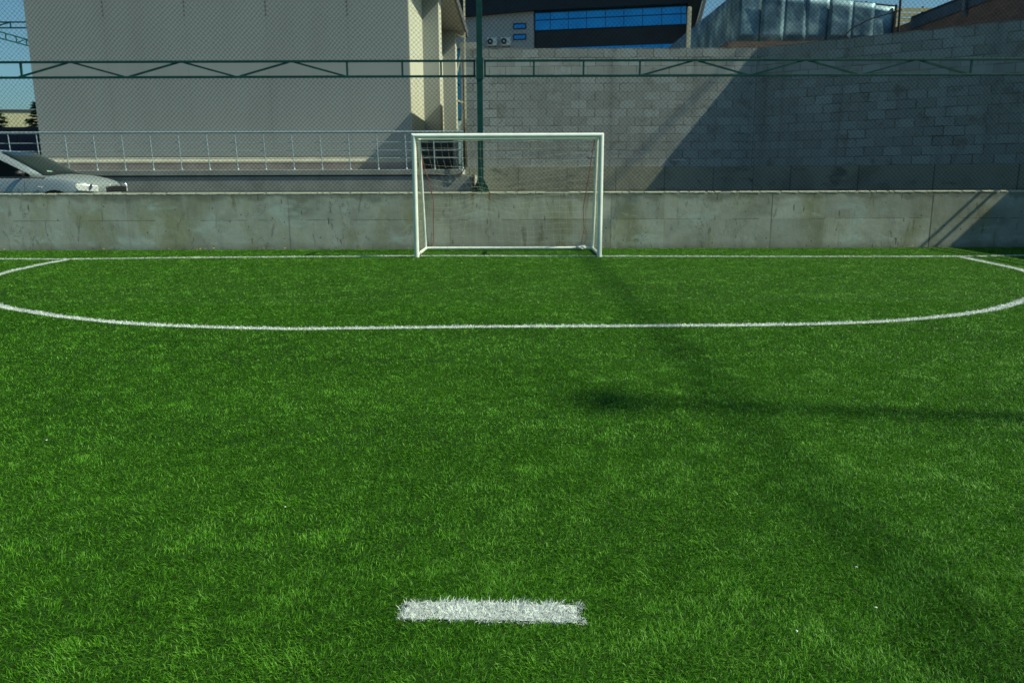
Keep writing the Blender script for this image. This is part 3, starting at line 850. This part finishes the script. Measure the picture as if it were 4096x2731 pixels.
lp = m.build('lime_splash', plain('lime_white', (.60,.64,.62), .9, 0, .2, .2, 20), bw, recalc=False)
lp.location = -W1

# --------------------------------------------- platform, railing and conduit
m = MB(); m.box(-40, -.86, 19.12, 20.33, .30, 1.375); m.box(-40, -1.16, 20.331, 40, .30, 1.375); pf = m.build('platform', M['platform']); tag(pf, kind='structure')
m = MB(); m.box(-40, -1.15, 19.108, 40, 1.377, 1.505); o = m.build('platform_slab', M['platform'], bevel=.01); tag(o, kind='structure')
m = MB()
for i in range(24): m.box(-12.6+i*1.37, -12.585+i*1.37, 19.108, 19.13, .35, 1.37)
rl = empty('railing', (-7, 19.5, 1.505), label='galvanised steel handrail along the edge of the raised terrace', cat='railing')
def Q(p): return (p[0]+7, p[1]-19.5, p[2]-1.505)
YR = 19.5; XR = -1.13
m = MB(); m.tube([Q((-16, YR, 2.385)), Q((XR, YR, 2.372))], .027, 12); m.build('handrail', M['galv'], rl)
for z in (2.14, 1.952, 1.775):
    m = MB(); m.tube([Q((-16, YR, z)), Q((XR-.02, YR, z))], .0095, 8); m.build('mid_rail', M['galv'], rl)
xp = -1.16
while xp > -15.8:
    lean = .033
    m = MB(); m.tube([Q((xp, YR-.012, 1.51)), Q((xp-lean*.86, YR-.012, 2.37))], .0115, 8)
    pb = m.build('baluster', M['galv'], rl)
    m = MB(); m.lathe([(.028, 0), (.028, .02), (.018, .03), (.016, .05)], 12, Matrix.Translation(Q((xp, YR-.012, 1.506)))); m.build('base_flange', M['galv'], pb)
    xp -= .672
m = MB()
pts = [(-16, 19.112, 1.36), (-1.30, 19.112, 1.366)] + [(-1.30+.20*math.sin(a), 19.112-.0007*math.degrees(a), 1.366+.20*(1-math.cos(a))) for a in (R(20), R(40), R(60), R(80), R(90))] + [(-1.095, 19.04, 1.8), (-1.09, 19.04, 2.9), (-1.10, 19.03, 3.9)]
m.tube(pts, [.010]*7+[.010, .008, .007], 10)
o = m.build('conduit', M['cable']); tag(o, 'black conduit along the terrace edge curving up at its end', 'pipe')

# -------------------------------------------------------------- grey building
bd = empty('grey_building', (-7.3, 21, 1.5), label='large windowless grey building with side pilasters coloured sunlit cream behind the railing', cat='building')
def B(p): return (p[0]+7.3, p[1]-21, p[2]-1.5)
def bbox(name, x0, x1, y0, y1, z0, z1, mat, parent=bd, bevel=0):
    m = MB(); m.box(x0+7.3, x1+7.3, y0-21, y1-21, z0-1.5, z1-1.5); return m.build(name, mat, parent, bevel)
# body: facade mesh and side wall mesh meet at the corner
fac = bbox('wall', -12.06, -2.56, 21.0, 21.22, 1.86, 11, M['facade'])
fac.location = (0, 0, 0)
bbox('side_wall', -2.80, -2.54, 21.012, 34, 1.86, 11, M['pilaster'])
bbox('rear_wall', -12.04, -2.82, 33.6, 33.98, 1.5, 11, M['facade'])
bbox('end_wall', -12.04, -11.84, 21.24, 33.58, 1.5, 11, M['facade'])
bbox('rear_wing', -2.02, -1.18, 33.0, 33.3, .36, 6.5, M['facade'])
bbox('roof', -12.2, -2.45, 20.95, 34.1, 11.003, 11.3, M['fascia'])
bbox('plinth', -12.03, -2.57, 20.936, 21.2, 1.507, 1.70, M['plinth'])
bbox('side_plinth', -2.80, -2.52, 21.03, 33.9, 1.507, 1.857, M['plinth'])
m = MB(); m.prism([B((-12.05, 20.93, 1.70)), B((-12.05, 20.93, 1.735)), B((-12.05, 21.02, 1.858)), B((-12.05, 21.1, 1.858)), B((-12.05, 21.1, 1.70))], (9.48, 0, 0))
m.build('ledge', M['ledge'], bd)
for y in (24.15, 31.1):
    f = bbox('pilaster', -2.538, -2.07, y, y+.9, 1.51, 8.2 if False else 6.62, M['pilaster'], bd, .01)
    f2 = bbox('front_face', -2.536, -2.074, y-.006, y-.001, 1.9, 6.61, M['facade'], f)  # thin grey plate: shaded front tone against the sunlit-coloured sides
m = MB(); m.box(-2.538+7.3, -1.72+7.3, -.1, 11.6, 6.62-1.5, 6.70-1.5); ev = m.build('eave', M['soffit'], bd)
m = MB(); m.box(-1.735+7.3, -1.66+7.3, -.12, 11.62, 6.60-1.5, 6.86-1.5); m.build('gutter', M['fascia'], ev)
m = MB(); m.box(-2.536+7.3, -1.74+7.3, -.08, 11.58, 6.703-1.5, 6.95-1.5); m.build('eave_deck', M['fascia'], ev)
wn_ = bbox('window', -2.532, -1.98, 32.5, 32.62, 3.5, 6.2, M['blue_frame'])
m = MB()
for i in range(4): m.box(-2.5+7.3, -2.0+7.3, 11.488, 11.498, 3.55-1.5+i*.66, 3.55-1.5+i*.66+.6)
m.build('pane', M['blue_glass'], wn_)
# dark boards leaning inside the corner behind the rail
bb = empty('dark_board', (-1.95, 21.1, 1.506), label='dark boarded panel at the building corner behind the railing end', cat='panel')
m = MB(); m.box(-.45, .44, .0, .03, 0, .80); m.build('sheet', M['dark_panel'], bb, .004)
m = MB()
for x in (-.43, -.02, .39): m.box(x, x+.04, .032, .06, .0, .86)
m.build('batten', M['rust_pole'], bb)
m = MB(); m.box(.445, .58, .02, .14, 0, .9); m.build('edge_post', M['soffit'], bb, .006)

# white steel frame beyond the pilasters
sfm = empty('steel_frame', (-1.9, 31, 1.5), label='cream painted zigzag steel frame beside the grey building', cat='steel frame')
m = MB()
XO, XI = -1.72, -2.05
m.tube([(XO+1.9, .2, 0), (XO+1.9, .2, 9.5)], .028, square=True); m.build('upright', M['white_steel'], sfm)
for z0 in (.2, 2.55, 4.9, 7.25):
    m = MB(); m.tube([(XI+1.9, .2, z0+.1), (XO+1.9, .2, z0)], .032, square=True); m.build('crossbar', M['white_steel'], sfm)
    m = MB(); m.tube([(XO+1.9-.02, .22, z0-.05), (XI+1.9+.03, .22, z0-1.25)], .024, square=True); m.build('diagonal', M['white_steel'], sfm)

# ---------------------------------------------------------------- modern office
# front plane through A (left) and Bp (right)
A_ = Vector((-4.5, 78.5, 0)); B_ = Vector((16.0, 73.6, 0))
CAM = Vector(co.location); F_PX = 28/36*4096
ux = (B_-A_).normalized(); nrm = Vector((ux.y, -ux.x, 0))
def onplane(px, py):
    """point of the office front met by a sight line (used once, to lay its storeys out in metres)"""
    u = (px-2048)/F_PX; v = (py-1365.5)/F_PX; ro = R(.18)
    u, v = math.cos(ro)*u-math.sin(ro)*v, math.sin(ro)*u+math.cos(ro)*v
    c, s = math.cos(R(11.66)), math.sin(R(11.66)); d = Vector((u, c-v*s, -s-v*c))
    t = (A_-CAM).dot(nrm)/d.dot(nrm); return CAM+d*t
office = empty('office_building', (5, 76, 4.3), label='modern dark office block with ribbons of blue glass beyond the terrace', cat='building')
OO = Vector(office.location)
def slab(name, corners, depth, mat, parent=office, proud=0):
    m = MB(); m.prism([onplane(*c)-OO+nrm*proud for c in corners], -nrm*depth); return m.build(name, mat, parent)
slab('wall', [(1780, 82), (2137, 50), (2137, 330), (1780, 330)], 8, M['office_wall'], proud=.4)
slab('roof_band', [(1760, -330), (2760, -330), (2760, 18), (2745, 21), (2141, 49.5), (1760, 83)], 9, M['office_roof'], proud=.9)
slab('spandrel', [(2141, 50), (2752, 20), (2752, 330), (2141, 330)], 8, M['office_dark'])
rb = slab('window', [(2141, 52), (2746, 24), (2746, 98), (2141, 125)], .08, M['blue_frame'], proud=.09)
def ribbon(x0, x1, tl, tr, bl, br, xs, rows, parent):
    m = MB()
    for xa, xb in zip(xs[:-1], xs[1:]):
        xa2, xb2 = xa+1.2, xb-1.2; ta, tb = (xa2-x0)/(x1-x0), (xb2-x0)/(x1-x0)
        for (r0, r1) in rows:
            m.prism([onplane(xa2, lerp(lerp(tl, tr, ta), lerp(bl, br, ta), r0))-OO+nrm*.115, onplane(xb2, lerp(lerp(tl, tr, tb), lerp(bl, br, tb), r0))-OO+nrm*.115,
                     onplane(xb2, lerp(lerp(tl, tr, tb), lerp(bl, br, tb), r1))-OO+nrm*.115, onplane(xa2, lerp(lerp(tl, tr, ta), lerp(bl, br, ta), r1))-OO+nrm*.115], -nrm*.02)
    return m.build('pane', M['blue_glass'], parent)
xs_ = [2141, 2202, 2274, 2347, 2422, 2496, 2571, 2647, 2724, 2746]
ribbon(2141, 2746, 54, 26, 123, 97, xs_, [(0.0, .40), (.46, 1.0)], rb)
rb2 = slab('window', [(2200, 193), (2746, 173), (2746, 250), (2200, 272)], .08, M['blue_frame'], proud=.09)
ribbon(2141, 2746, 197, 175, 270, 250, [2202, 2274, 2347, 2422, 2496, 2571, 2647, 2724, 2746], [(0.0, .40), (.46, 1.0)], rb2)
for (y0, y1) in ((98, 122), (141, 165)):
    wf = slab('window', [(2057, y0), (2109, y0-2), (2109, y1-2), (2057, y1)], .1, M['blue_frame'], proud=.46)
    m = MB(); m.prism([onplane(*c)-OO+nrm*.50 for c in ((2062, y0+6), (2105, y0+4), (2105, y1-6), (2062, y1-4))], -nrm*.03); m.build('pane', M['blue_glass'], wf)
slab('end_wall', [(2753, -330), (2900, -330), (2787, 97), (2775, 140), (2772, 330), (2753, 330)], 7, M['office_end'], proud=1.6)
m = MB(); m.prism([onplane(*c)-OO+nrm*1.75 for c in ((2903, -330), (2905, -330), (2790.5, 97), (2789, 97))], -nrm*.3); m.build('edge_trim', M['galv'], office)

def air_con(x0, x1, y0, y1, label):
    c = onplane((x0+x1)/2, y1); a = onplane(x0, y1); b = onplane(x1, y0)
    wdt = (Vector((b.x, b.y, 0))-Vector((a.x, a.y, 0))).length; h = b.z-a.z
    t = empty('air_conditioner', c+nrm*.42, math.atan2(ux.y, ux.x), label, 'air conditioner', 'outdoor air conditioner units on the office wall')
    m = MB(); m.box(-wdt/2, wdt/2, -.36, 0, 0, h); m.build('casing', M['ac'], t, .02)
    Mx = Matrix.Translation((-wdt*.18, -.362, h*.52)) @ Matrix.Rotation(R(90), 4, 'X')
    m = MB(); m.lathe([(.0, .012), (h*.12, .012), (h*.13, .0)], 20, Mx); m.build('fan_hub', M['ac'], t)
    m = MB(); m.lathe([(h*.14, .004), (h*.36, .012), (h*.38, 0)], 24, Mx); m.build('fan_grille', M['black_trim'], t)
    for sx in (-.38, .38):
        m = MB(); m.box(wdt*(sx-.02), wdt*(sx+.02), -.4, 0, -.06, -.003); m.build('bracket', M['black_trim'], t)
air_con(1958, 1994, 155, 189, 'white air conditioner unit on the office wall next to the green post')
air_con(2012, 2049, 154, 188, 'white air conditioner unit on the office wall below the two small windows')

# --------------------------------------------------- zinc fence on the terrace
zf = empty('metal_sheet_fence', (7.0, 26, 5.4), label='dented bluish zinc sheet fence on a rough brick base above the wall', cat='fence')
m = MB()
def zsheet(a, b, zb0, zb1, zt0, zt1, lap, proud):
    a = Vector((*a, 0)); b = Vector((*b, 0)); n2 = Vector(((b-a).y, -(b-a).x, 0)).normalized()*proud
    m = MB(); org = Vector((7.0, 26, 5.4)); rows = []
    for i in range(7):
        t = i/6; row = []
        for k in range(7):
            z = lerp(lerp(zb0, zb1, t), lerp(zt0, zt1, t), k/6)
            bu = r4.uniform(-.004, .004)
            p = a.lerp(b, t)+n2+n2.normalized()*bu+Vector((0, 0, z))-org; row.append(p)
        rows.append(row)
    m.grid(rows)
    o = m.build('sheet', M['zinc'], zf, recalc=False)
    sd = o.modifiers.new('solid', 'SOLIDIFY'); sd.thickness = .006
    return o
nsh = 7; xs2 = [7.0+.69*i for i in range(nsh+1)]
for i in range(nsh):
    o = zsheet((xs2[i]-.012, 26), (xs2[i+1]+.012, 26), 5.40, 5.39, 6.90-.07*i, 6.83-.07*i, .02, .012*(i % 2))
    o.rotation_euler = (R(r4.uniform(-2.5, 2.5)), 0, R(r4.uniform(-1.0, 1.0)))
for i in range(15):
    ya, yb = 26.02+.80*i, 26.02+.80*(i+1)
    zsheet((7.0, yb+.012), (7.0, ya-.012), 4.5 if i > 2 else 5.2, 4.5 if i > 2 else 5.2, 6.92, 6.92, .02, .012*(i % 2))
for x in (7.02, 8.98, 10.9, 11.83):
    m = MB(); m.box(x-7.02, x-6.96, .03, .09, -1.0, 1.55-.1*(x-7)); m.build('fence_post', M['rust_pole'], zf)
m = MB(); m.tube([(0, .05, 1.52), (4.84, .05, 1.02)], .02, square=True); m.build('top_rail', M['rust_pole'], zf)
brk = wall_strip('brick_base', [(6.7, 38), (6.7, 25.96), (12.2, 25.9)], 4.3, 5.40, .28, M['bricks'], zf, 0, Vector((7.0, 26, 5.4)))

m = MB(); m.box(-.05, .05, -.05, .05, 0, 1.56); o = m.build('concrete_post', M['post_concrete'], bevel=.008, loc=(4.89, 23.2, 4.30))
tag(o, 'pale square concrete post standing on the terrace before the office', 'post')
m = MB(); m.tube([(0, 0, 0), (.0, 0, 1.0), (-.05, 0, 3.2)], .035, 10); o = m.build('iron_pole', M['rust_pole'], loc=(11.5, 25.0, 4.30))
tag(o, 'thin dark iron pole at the right end of the zinc fence', 'pole')
m = MB(); m.tube([(7.9, 21.2, 4.38), (8.6, 22.2, 4.72), (9.4, 23.3, 5.3), (10.3, 24.2, 5.72), (11.5, 24.9, 6.1)], .017, 6); o = m.build('cable', M['cable'])
tag(o, 'black cable slung from the iron pole down to the block wall top', 'cable')

# ------------------------------------------------------- brick building, right
bk = empty('brick_building', (12.1, 22, 4.3), label='brown brick building with a dark blue eave beam at the top right', cat='building')
wall_strip('wall', [(12.13, 30), (12.13, 15.9)], 4.3, 5.90, .3, M['bricks'], bk, 0, Vector((12.1, 22, 4.3)))
m = MB(); m.box(0, .12, -6, 3.6, 5.655-4.3, 5.95-4.3); m.build('eave_beam', M['blue_beam'], bk, .01)
m = MB(); m.prism([(.02, -6, 5.953-4.3), (.02, 3.6, 5.953-4.3), (3.5, 3.6, 6.05-4.3), (3.5, -6, 6.05-4.3)], (0, 0, .08)); m.build('roof', M['office_roof'], bk)
m = MB(); m.tube([(-.07, .5, 2.3), (-.07, .5, 1.27), (.04, .5, 1.17)], .05, 12); m.build('downpipe', M['pipe'], bk)
sp = empty('plank_screen', (13.55, 28, 4.3), label='yellowish slatted plank screen beyond the dark blue eave', cat='screen')
m = MB()
for i in range(11): m.box(-.85, .95, -.02-.01*(i % 2), .01, .75+.158*i, .75+.158*i+.115)
m.build('plank', M['plank'], sp)
m = MB()
for x in (-.82, .05, .9): m.box(x, x+.05, .012, .06, 0, 2.5)
m.build('upright', M['rust_pole'], sp)

# ------------------------------------------------------------ left background
ng = empty('navy_gate', (-18, 28, 1.5), label='dark navy sheet metal gate left of the grey building', cat='gate')
m = MB()
for i in range(24): m.box(-6+i*.36, -6+i*.36+.335, -.02-.012*(i % 2), .03, .02, 1.47)
m.build('panel', M['navy'], ng)
for x in (-6.1, -3.0, .2, 2.7):
    m = MB(); m.box(x, x+.1, .032, .12, 0, 1.52); m.build('gate_post', M['navy'], ng)
m = MB(); m.box(-6.1, 2.8, -.05, .02, 1.47, 1.53); m.build('top_rail', M['navy'], ng)

yb_ = empty('yellow_building', (-37, 60, .3), R(7), 'distant low yellow rendered building between two conifers', 'building')
m = MB(); m.box(-4, 5.2, 0, 7, 0, 5.75); m.build('wall', M['yellow_render'], yb_)
m = MB(); m.box(-4.2, 5.4, -.03, 7.2, 5.753, 5.93); m.build('roof', M['fascia'], yb_)
wf = None
for x in (-1.6, 2.75):
    m = MB(); m.box(x, x+1.0, -.04, .05, 3.5, 4.42); wf = m.build('window', M['fascia'], yb_)
    m = MB(); m.box(x+.06, x+.94, -.052, -.042, 3.56, 4.36); m.build('pane', M['car_side_glass'], wf)

def conifer(loc, h, rad, label, seed):
    r5 = random.Random(seed); t = empty('conifer', loc, 0, label, 'tree', 'conifers by the yellow building')
    m = MB(); m.tube([(0, 0, 0), (.03, 0, h*.5), (0, .02, h*.97)], [.14, .09, .02], 8); m.build('trunk', M['bark'], t)
    m = MB(); zb = .5
    while zb < h*.985:
        f = 1-zb/h; L = rad*(f**.85)*r5.uniform(.7, 1.15)+.06; n = int(12+16*f); a0 = r5.uniform(0, 6)
        for k in range(n):
            a = a0+2*math.pi*k/n+r5.uniform(-.3, .3); l = L*r5.uniform(.6, 1.1)
            d = Vector((math.cos(a), math.sin(a), -.12+r5.uniform(-.15, .2))); s = Vector((-math.sin(a), math.cos(a), 0))
            p = Vector((0, 0, zb))
            for q in range(int(4+l*8)):
                tt = (q+.6)/(4+l*8); c = p+d*l*tt; wv = .14+.34*l*(1-tt)
                for sg in (-1, 1):
                    e = c+s*sg*wv*r5.uniform(.6, 1.2)+d*.14+Vector((0, 0, r5.uniform(-.10, .07)))
                    m.add([c-d*.03, c+d*.07+Vector((0, 0, .03)), e], [(0, 1, 2)])
        zb += .13+.10*f
    m.build('crown', M['needles'], t, recalc=False)
conifer((-25.75, 45, .3), 5.25, 2.0, 'dark pointed conifer close to the corner of the grey building', 3)
conifer((-28.2, 45, .3), 5.1, 2.3, 'dark spreading conifer cut by the left edge of the picture', 4)

# frame of another pitch far behind
df = empty('distant_fence', (-28.9, 42, 0), label='distant green truss frame of another pitch against the sky', cat='fence')
def ladder(p, q, zt, zb, panels, name='truss_rail'):
    m = MB(); p = Vector(p); q = Vector(q)
    for z in (zt, zb): m.tube([p+Vector((0, 0, z)), q+Vector((0, 0, z))], .03, square=True)
    o = m.build(name, M['green_steel'], df)
    m = MB()
    for i in range(panels+1):
        c = p.lerp(q, i/panels); m.tube([c+Vector((0, 0, zb+.03)), c+Vector((0, 0, zt-.03))], .024, square=True)
        if i and i < panels and i % 5 in (3, 4):
            c2 = p.lerp(q, (i-1)/panels)
            m.tube([c2+Vector((0, 0, zt if i % 2 else zb)), c+Vector((0, 0, zb if i % 2 else zt))], .024, square=True)
    m.build('brace', M['green_steel'], o)
ladder((0, .0, 0), (16.0, .0, 0), 8.93, 8.66, 16)
ladder((0, .2, 0), (0, 26, 0), 9.44, 9.09, 26)
for p in ((0, 0.1), (0, 13), (0, 26), (16, 0)):
    m = MB(); m.tube([(p[0], p[1], 0), (p[0], p[1], 9.5)], .06, 10); m.build('post', M['green_steel'], df)

# ---------------------------------------------------------------------- car
car = empty('parked_car', (-9.18, 17.0, .39), R(-1.5), 'silver saloon car parked behind the low wall at the left', 'car')
HWc = .86
# stations along the car: x, half width, bottom z, belt z, centre-top z
ST = [(.74, .50, .42, .70, .765), (.70, .67, .30, .79, .845), (.61, .755, .22, .855, .915), (.42, .81, .2, .90, .975), (.2, .838, .2, .935, 1.015), (-.2, .85, .19, .955, 1.035), (-.45, .855, .19, .96, 1.045),
      (-1.0, HWc, .18, .955, 1.04), (-2.0, HWc, .18, .96, 1.04), (-2.8, HWc, .19, .97, 1.04), (-3.2, .845, .20, .97, 1.03), (-3.5, .79, .24, .95, 1.02), (-3.62, .66, .30, .85, .93)]
def section(s):
    x, w_, zb, zs, zt = s
    pts = [(0, zb), (w_*.80, zb), (w_*.96, zb+.07), (w_*1.0, zb+(zs-zb)*.45), (w_*.985, zb+(zs-zb)*.78), (w_*.95, zs-.03), (w_*.90, zs+.012), (w_*.72, zs+(zt-zs)*.55), (w_*.4, zs+(zt-zs)*.9), (0, zt)]
    ring = [(x, -y, z) for y, z in pts] + [(x, y, z) for y, z in pts[-2:0:-1]]
    return ring
def loft(m, rings, cap=True):
    n = len(rings[0]); vs = [p for r_ in rings for p in r_]
    fs = [(i*n+j, i*n+(j+1) % n, (i+1)*n+(j+1) % n, (i+1)*n+j) for i in range(len(rings)-1) for j in range(n)]
    o = m.add(vs, fs, True)
    if cap:
        m.f.append(tuple(o+j for j in range(n))); m.smooth.append(True)
        m.f.append(tuple(o+(len(rings)-1)*n+j for j in range(n))); m.smooth.append(True)
m = MB(); loft(m, [section(s) for s in ST])
body = m.build('body', M['car_paint'], car); sd = body.modifiers.new('sub', 'SUBSURF'); sd.levels = 2; sd.render_levels = 2
# cabin shell: base ring -> roof ring
def cabin_ring(z, xf, xr, wf_, wr, bulge):
    pts = []
    for t in (0, .25, .5, .75): pts.append((lerp(xf, xr, t), -lerp(wf_, wr, t)))
    pts.append((xr, -wr)); pts += [(xr-.06, -wr*.5), (xr-.07, 0), (xr-.06, wr*.5), (xr, wr)]
    for t in (.75, .5, .25, 0): pts.append((lerp(xf, xr, t), lerp(wf_, wr, t)))
    pts += [(xf+bulge*.75, wf_*.5), (xf+bulge, 0), (xf+bulge*.75, -wf_*.5)]
    return [(a, b, z) for a, b in pts]
rings = [cabin_ring(.95, -.10, -3.15, .80, .79, .16), cabin_ring(1.18, -.53, -2.98, .735, .72, .15), cabin_ring(1.41, -1.0, -2.78, .655, .64, .13), cabin_ring(1.475, -1.2, -2.66, .60, .58, .10), cabin_ring(1.515, -1.5, -2.4, .42, .40, .06)]
m = MB(); loft(m, rings); cab = m.build('cabin', M['car_paint'], car)
# windshield: a curved sheet just proud of the cabin
def shield(zlo, zhi, inset, n=10):
    rows = []
    for k in range(6):
        z = lerp(zlo, zhi, k/5); t = (z-.95)/(1.41-.95); xf = lerp(-.10, -1.0, t); wv = lerp(.80, .655, t)-inset; bl = lerp(.16, .13, t)
        rows.append([(xf+bl*(1-(q/(n/2))**2)*1.02+.022, wv*q/(n/2), z+.012) for q in range(-n//2, n//2+1)])
    return rows
m = MB(); m.grid(shield(.985, 1.45, .05)); ws = m.build('windshield', M['car_glass'], car, recalc=False); sd = ws.modifiers.new('s', 'SOLIDIFY'); sd.thickness = .008; sd.offset = 1
m = MB(); m.grid([[(x-.0+.012, y, z+.008) for x, y, z in row] for row in [shield(.985, 1.012, .05)[0], shield(.985, 1.012, .05)[5]]]); m.build('cowl', M['black_trim'], car, recalc=False)
for yy in (-.25, .3):
    m = MB(); m.tube([(.02, yy, 1.02), (.02, yy-.2, 1.045), (-.03, yy-.5, 1.06)], .008, 6); m.build('wiper', M['black_trim'], car)
# seats seen dimly as darker headrest shapes are left to the tint; a green sticker low on the glass
m = MB(); m.box(-.0, .004, -.06, .06, 0, .05); st = m.build('sticker', M['sticker'], ws); st.location = (-.145, -.50, 1.06); st.rotation_euler = (0, R(-62), R(-14))
for s in (-1, 1):
    # side glass (front and rear door) following the cabin slope
    def sp_(x, z): 
        t = (z-.95)/(1.41-.95); return (x, s*(lerp(.80, .655, t)+.012 - .012*(-x-.1)/2.9), z)
    m = MB(); poly = [(-.38, .975), (-.42, 1.02), (-.78, 1.19), (-1.10, 1.335), (-1.28, 1.385), (-1.72, 1.395), (-1.72, .965)]
    m.add([sp_(*q) for q in poly], [tuple(range(len(poly)))]); 
    poly2 = [(-1.78, .975), (-1.78, 1.37), (-2.25, 1.37), (-2.55, 1.30), (-2.70, .985)]
    m.add([sp_(*q) for q in poly2], [tuple(range(len(poly2)))])
    sg = m.build('side_window', M['car_side_glass'], car, recalc=False); sd = sg.modifiers.new('s', 'SOLIDIFY'); sd.thickness = .01; sd.offset = 0
    bm = bmesh.new(); bmesh.ops.create_uvsphere(bm, u_segments=16, v_segments=10, radius=1)
    for v in bm.verts: v.co = Vector((v.co.x*.06+(.03 if abs(v.co.y) < .4 else 0), v.co.y*.105, v.co.z*.062))
    me = bpy.data.meshes.new('mirror'); bm.to_mesh(me); bm.free(); me.polygons.foreach_set('use_smooth', [True]*len(me.polygons)); me.materials.append(M['black_trim'])
    mo = bpy.data.objects.new('mirror', me); col.objects.link(mo); mo.parent = car; mo.location = (-.52, s*.93, 1.03)
    m = MB(); m.tube([(-.52, s*.80, .98), (-.52, s*.88, 1.005)], .022, 8); m.build('mirror_arm', M['black_trim'], mo); mo.children[0].location = (.52, -s*.93, -1.03)
    # headlight
    rows = []
    for i in range(11):
        t = i/10; x = lerp(.56, .84, t); y = lerp(.92, .58, t**.8)
        zt = lerp(.835, .79, t); zb = lerp(.69, .645, t)
        if i == 0: zt, zb = .80, .76
        rows.append([(x, s*y, lerp(zb, zt, q/5)) for q in range(6)])
    m = MB(); m.grid(rows); hl = m.build('headlight', M['lens'], car, recalc=False)
    sw = hl.modifiers.new('wrap', 'SHRINKWRAP'); sw.target = body; sw.wrap_method = 'NEAREST_SURFACEPOINT'; sw.wrap_mode = 'OUTSIDE'; sw.offset = .012
    sd = hl.modifiers.new('s', 'SOLIDIFY'); sd.thickness = .02; sd.offset = 0
    m = MB(); m.lathe([(0, .02), (.04, .016), (.052, 0)], 16, Matrix.Translation((.765, s*.69, .785)) @ Matrix.Rotation(R(s*-35), 4, 'Z') @ Matrix.Rotation(R(90), 4, 'Y')); m.build('bulb_reflector', M['chrome'], hl)
# grille with slats and a small plain chrome badge
m = MB()
m.grid([[(.95, -.07+.40*q/6, lerp(.655, .785-.02*abs(q/6), k/5)) for q in range(-6, 7)] for k in range(6)])
g = m.build('grille', M['black_trim'], car, recalc=False)
def wrap(o, off, solid=0):
    sw = o.modifiers.new('wrap', 'SHRINKWRAP'); sw.target = body; sw.wrap_method = 'NEAREST_SURFACEPOINT'; sw.wrap_mode = 'OUTSIDE'; sw.offset = off
    if solid: sd = o.modifiers.new('s', 'SOLIDIFY'); sd.thickness = solid; sd.offset = 0
wrap(g, .010, .016)
def strip(name, z, w_, h, off, mat, solid):
    m = MB(); m.grid([[(.95, -.07+w_*q/6*.9, z+h*k) for q in range(-6, 7)] for k in (-.5, .5)]); o = m.build(name, mat, g, recalc=False); wrap(o, off, solid); return o
for z in (.66, .69, .72, .75): strip('slat', z, .42, .012, .022, M['fascia'], .008)
strip('grille_trim', .80, .27, .010, .018, M['rim'], .008)
strip('badge', .735, .085, .05, .034, M['chrome'], .014)
strip('bumper_insert', .56, .5, .10, .012, M['black_trim'], .012)
# door shut line
for s in (-1, 1):
    m = MB(); m.tube([(-.47, s*.868, .90), (-.49, s*.874, .65), (-.50, s*.868, .30)], .0035, 5); m.build('door_seam', M['black_trim'], car)
    m = MB(); m.tube([(-.14, s*.857, .76), (-.22, s*.862, .765)], .012, 8); m.build('side_marker', M['lens'], car)
def wheel(x, s):
    Mx = Matrix.Translation((x, s*.74, .30)) @ Matrix.Rotation(R(90), 4, 'X')
    m = MB(); m.lathe([(.20, -.09), (.29, -.085), (.305, -.05), (.305, .05), (.29, .085), (.20, .09)], 32, Mx); wh = m.build('wheel', M['tyre'], car)
    m = MB(); m.lathe([(.0, -.07), (.06, -.075), (.19, -.06), (.205, -.085)], 24, Mx); m.lathe([(.0, .07), (.06, .075), (.19, .06), (.205, .085)], 24, Mx); m.build('rim', M['rim'], wh)
    m = MB(); ar = [Vector((x+.40*math.cos(R(a)), s*.872, .31+.40*math.sin(R(a)))) for a in range(-10, 191, 10)]
    ar2 = [Vector((v.x, s*.80, v.z)) for v in ar]
    inner = [Vector((x, s*.872, .30))]
    m.add([*ar, *inner], [(i, i+1, len(ar)) for i in range(len(ar)-1)]); m.build('wheel_arch', M['black_trim'], wh, recalc=False)
for x in (.10, -2.55):
    for s in (-1, 1): wheel(x, s)
m = MB(); m.tube([(-1.55, .0, 1.50), (-1.75, .0, 1.62)], .006, 6); m.build('aerial', M['black_trim'], car)
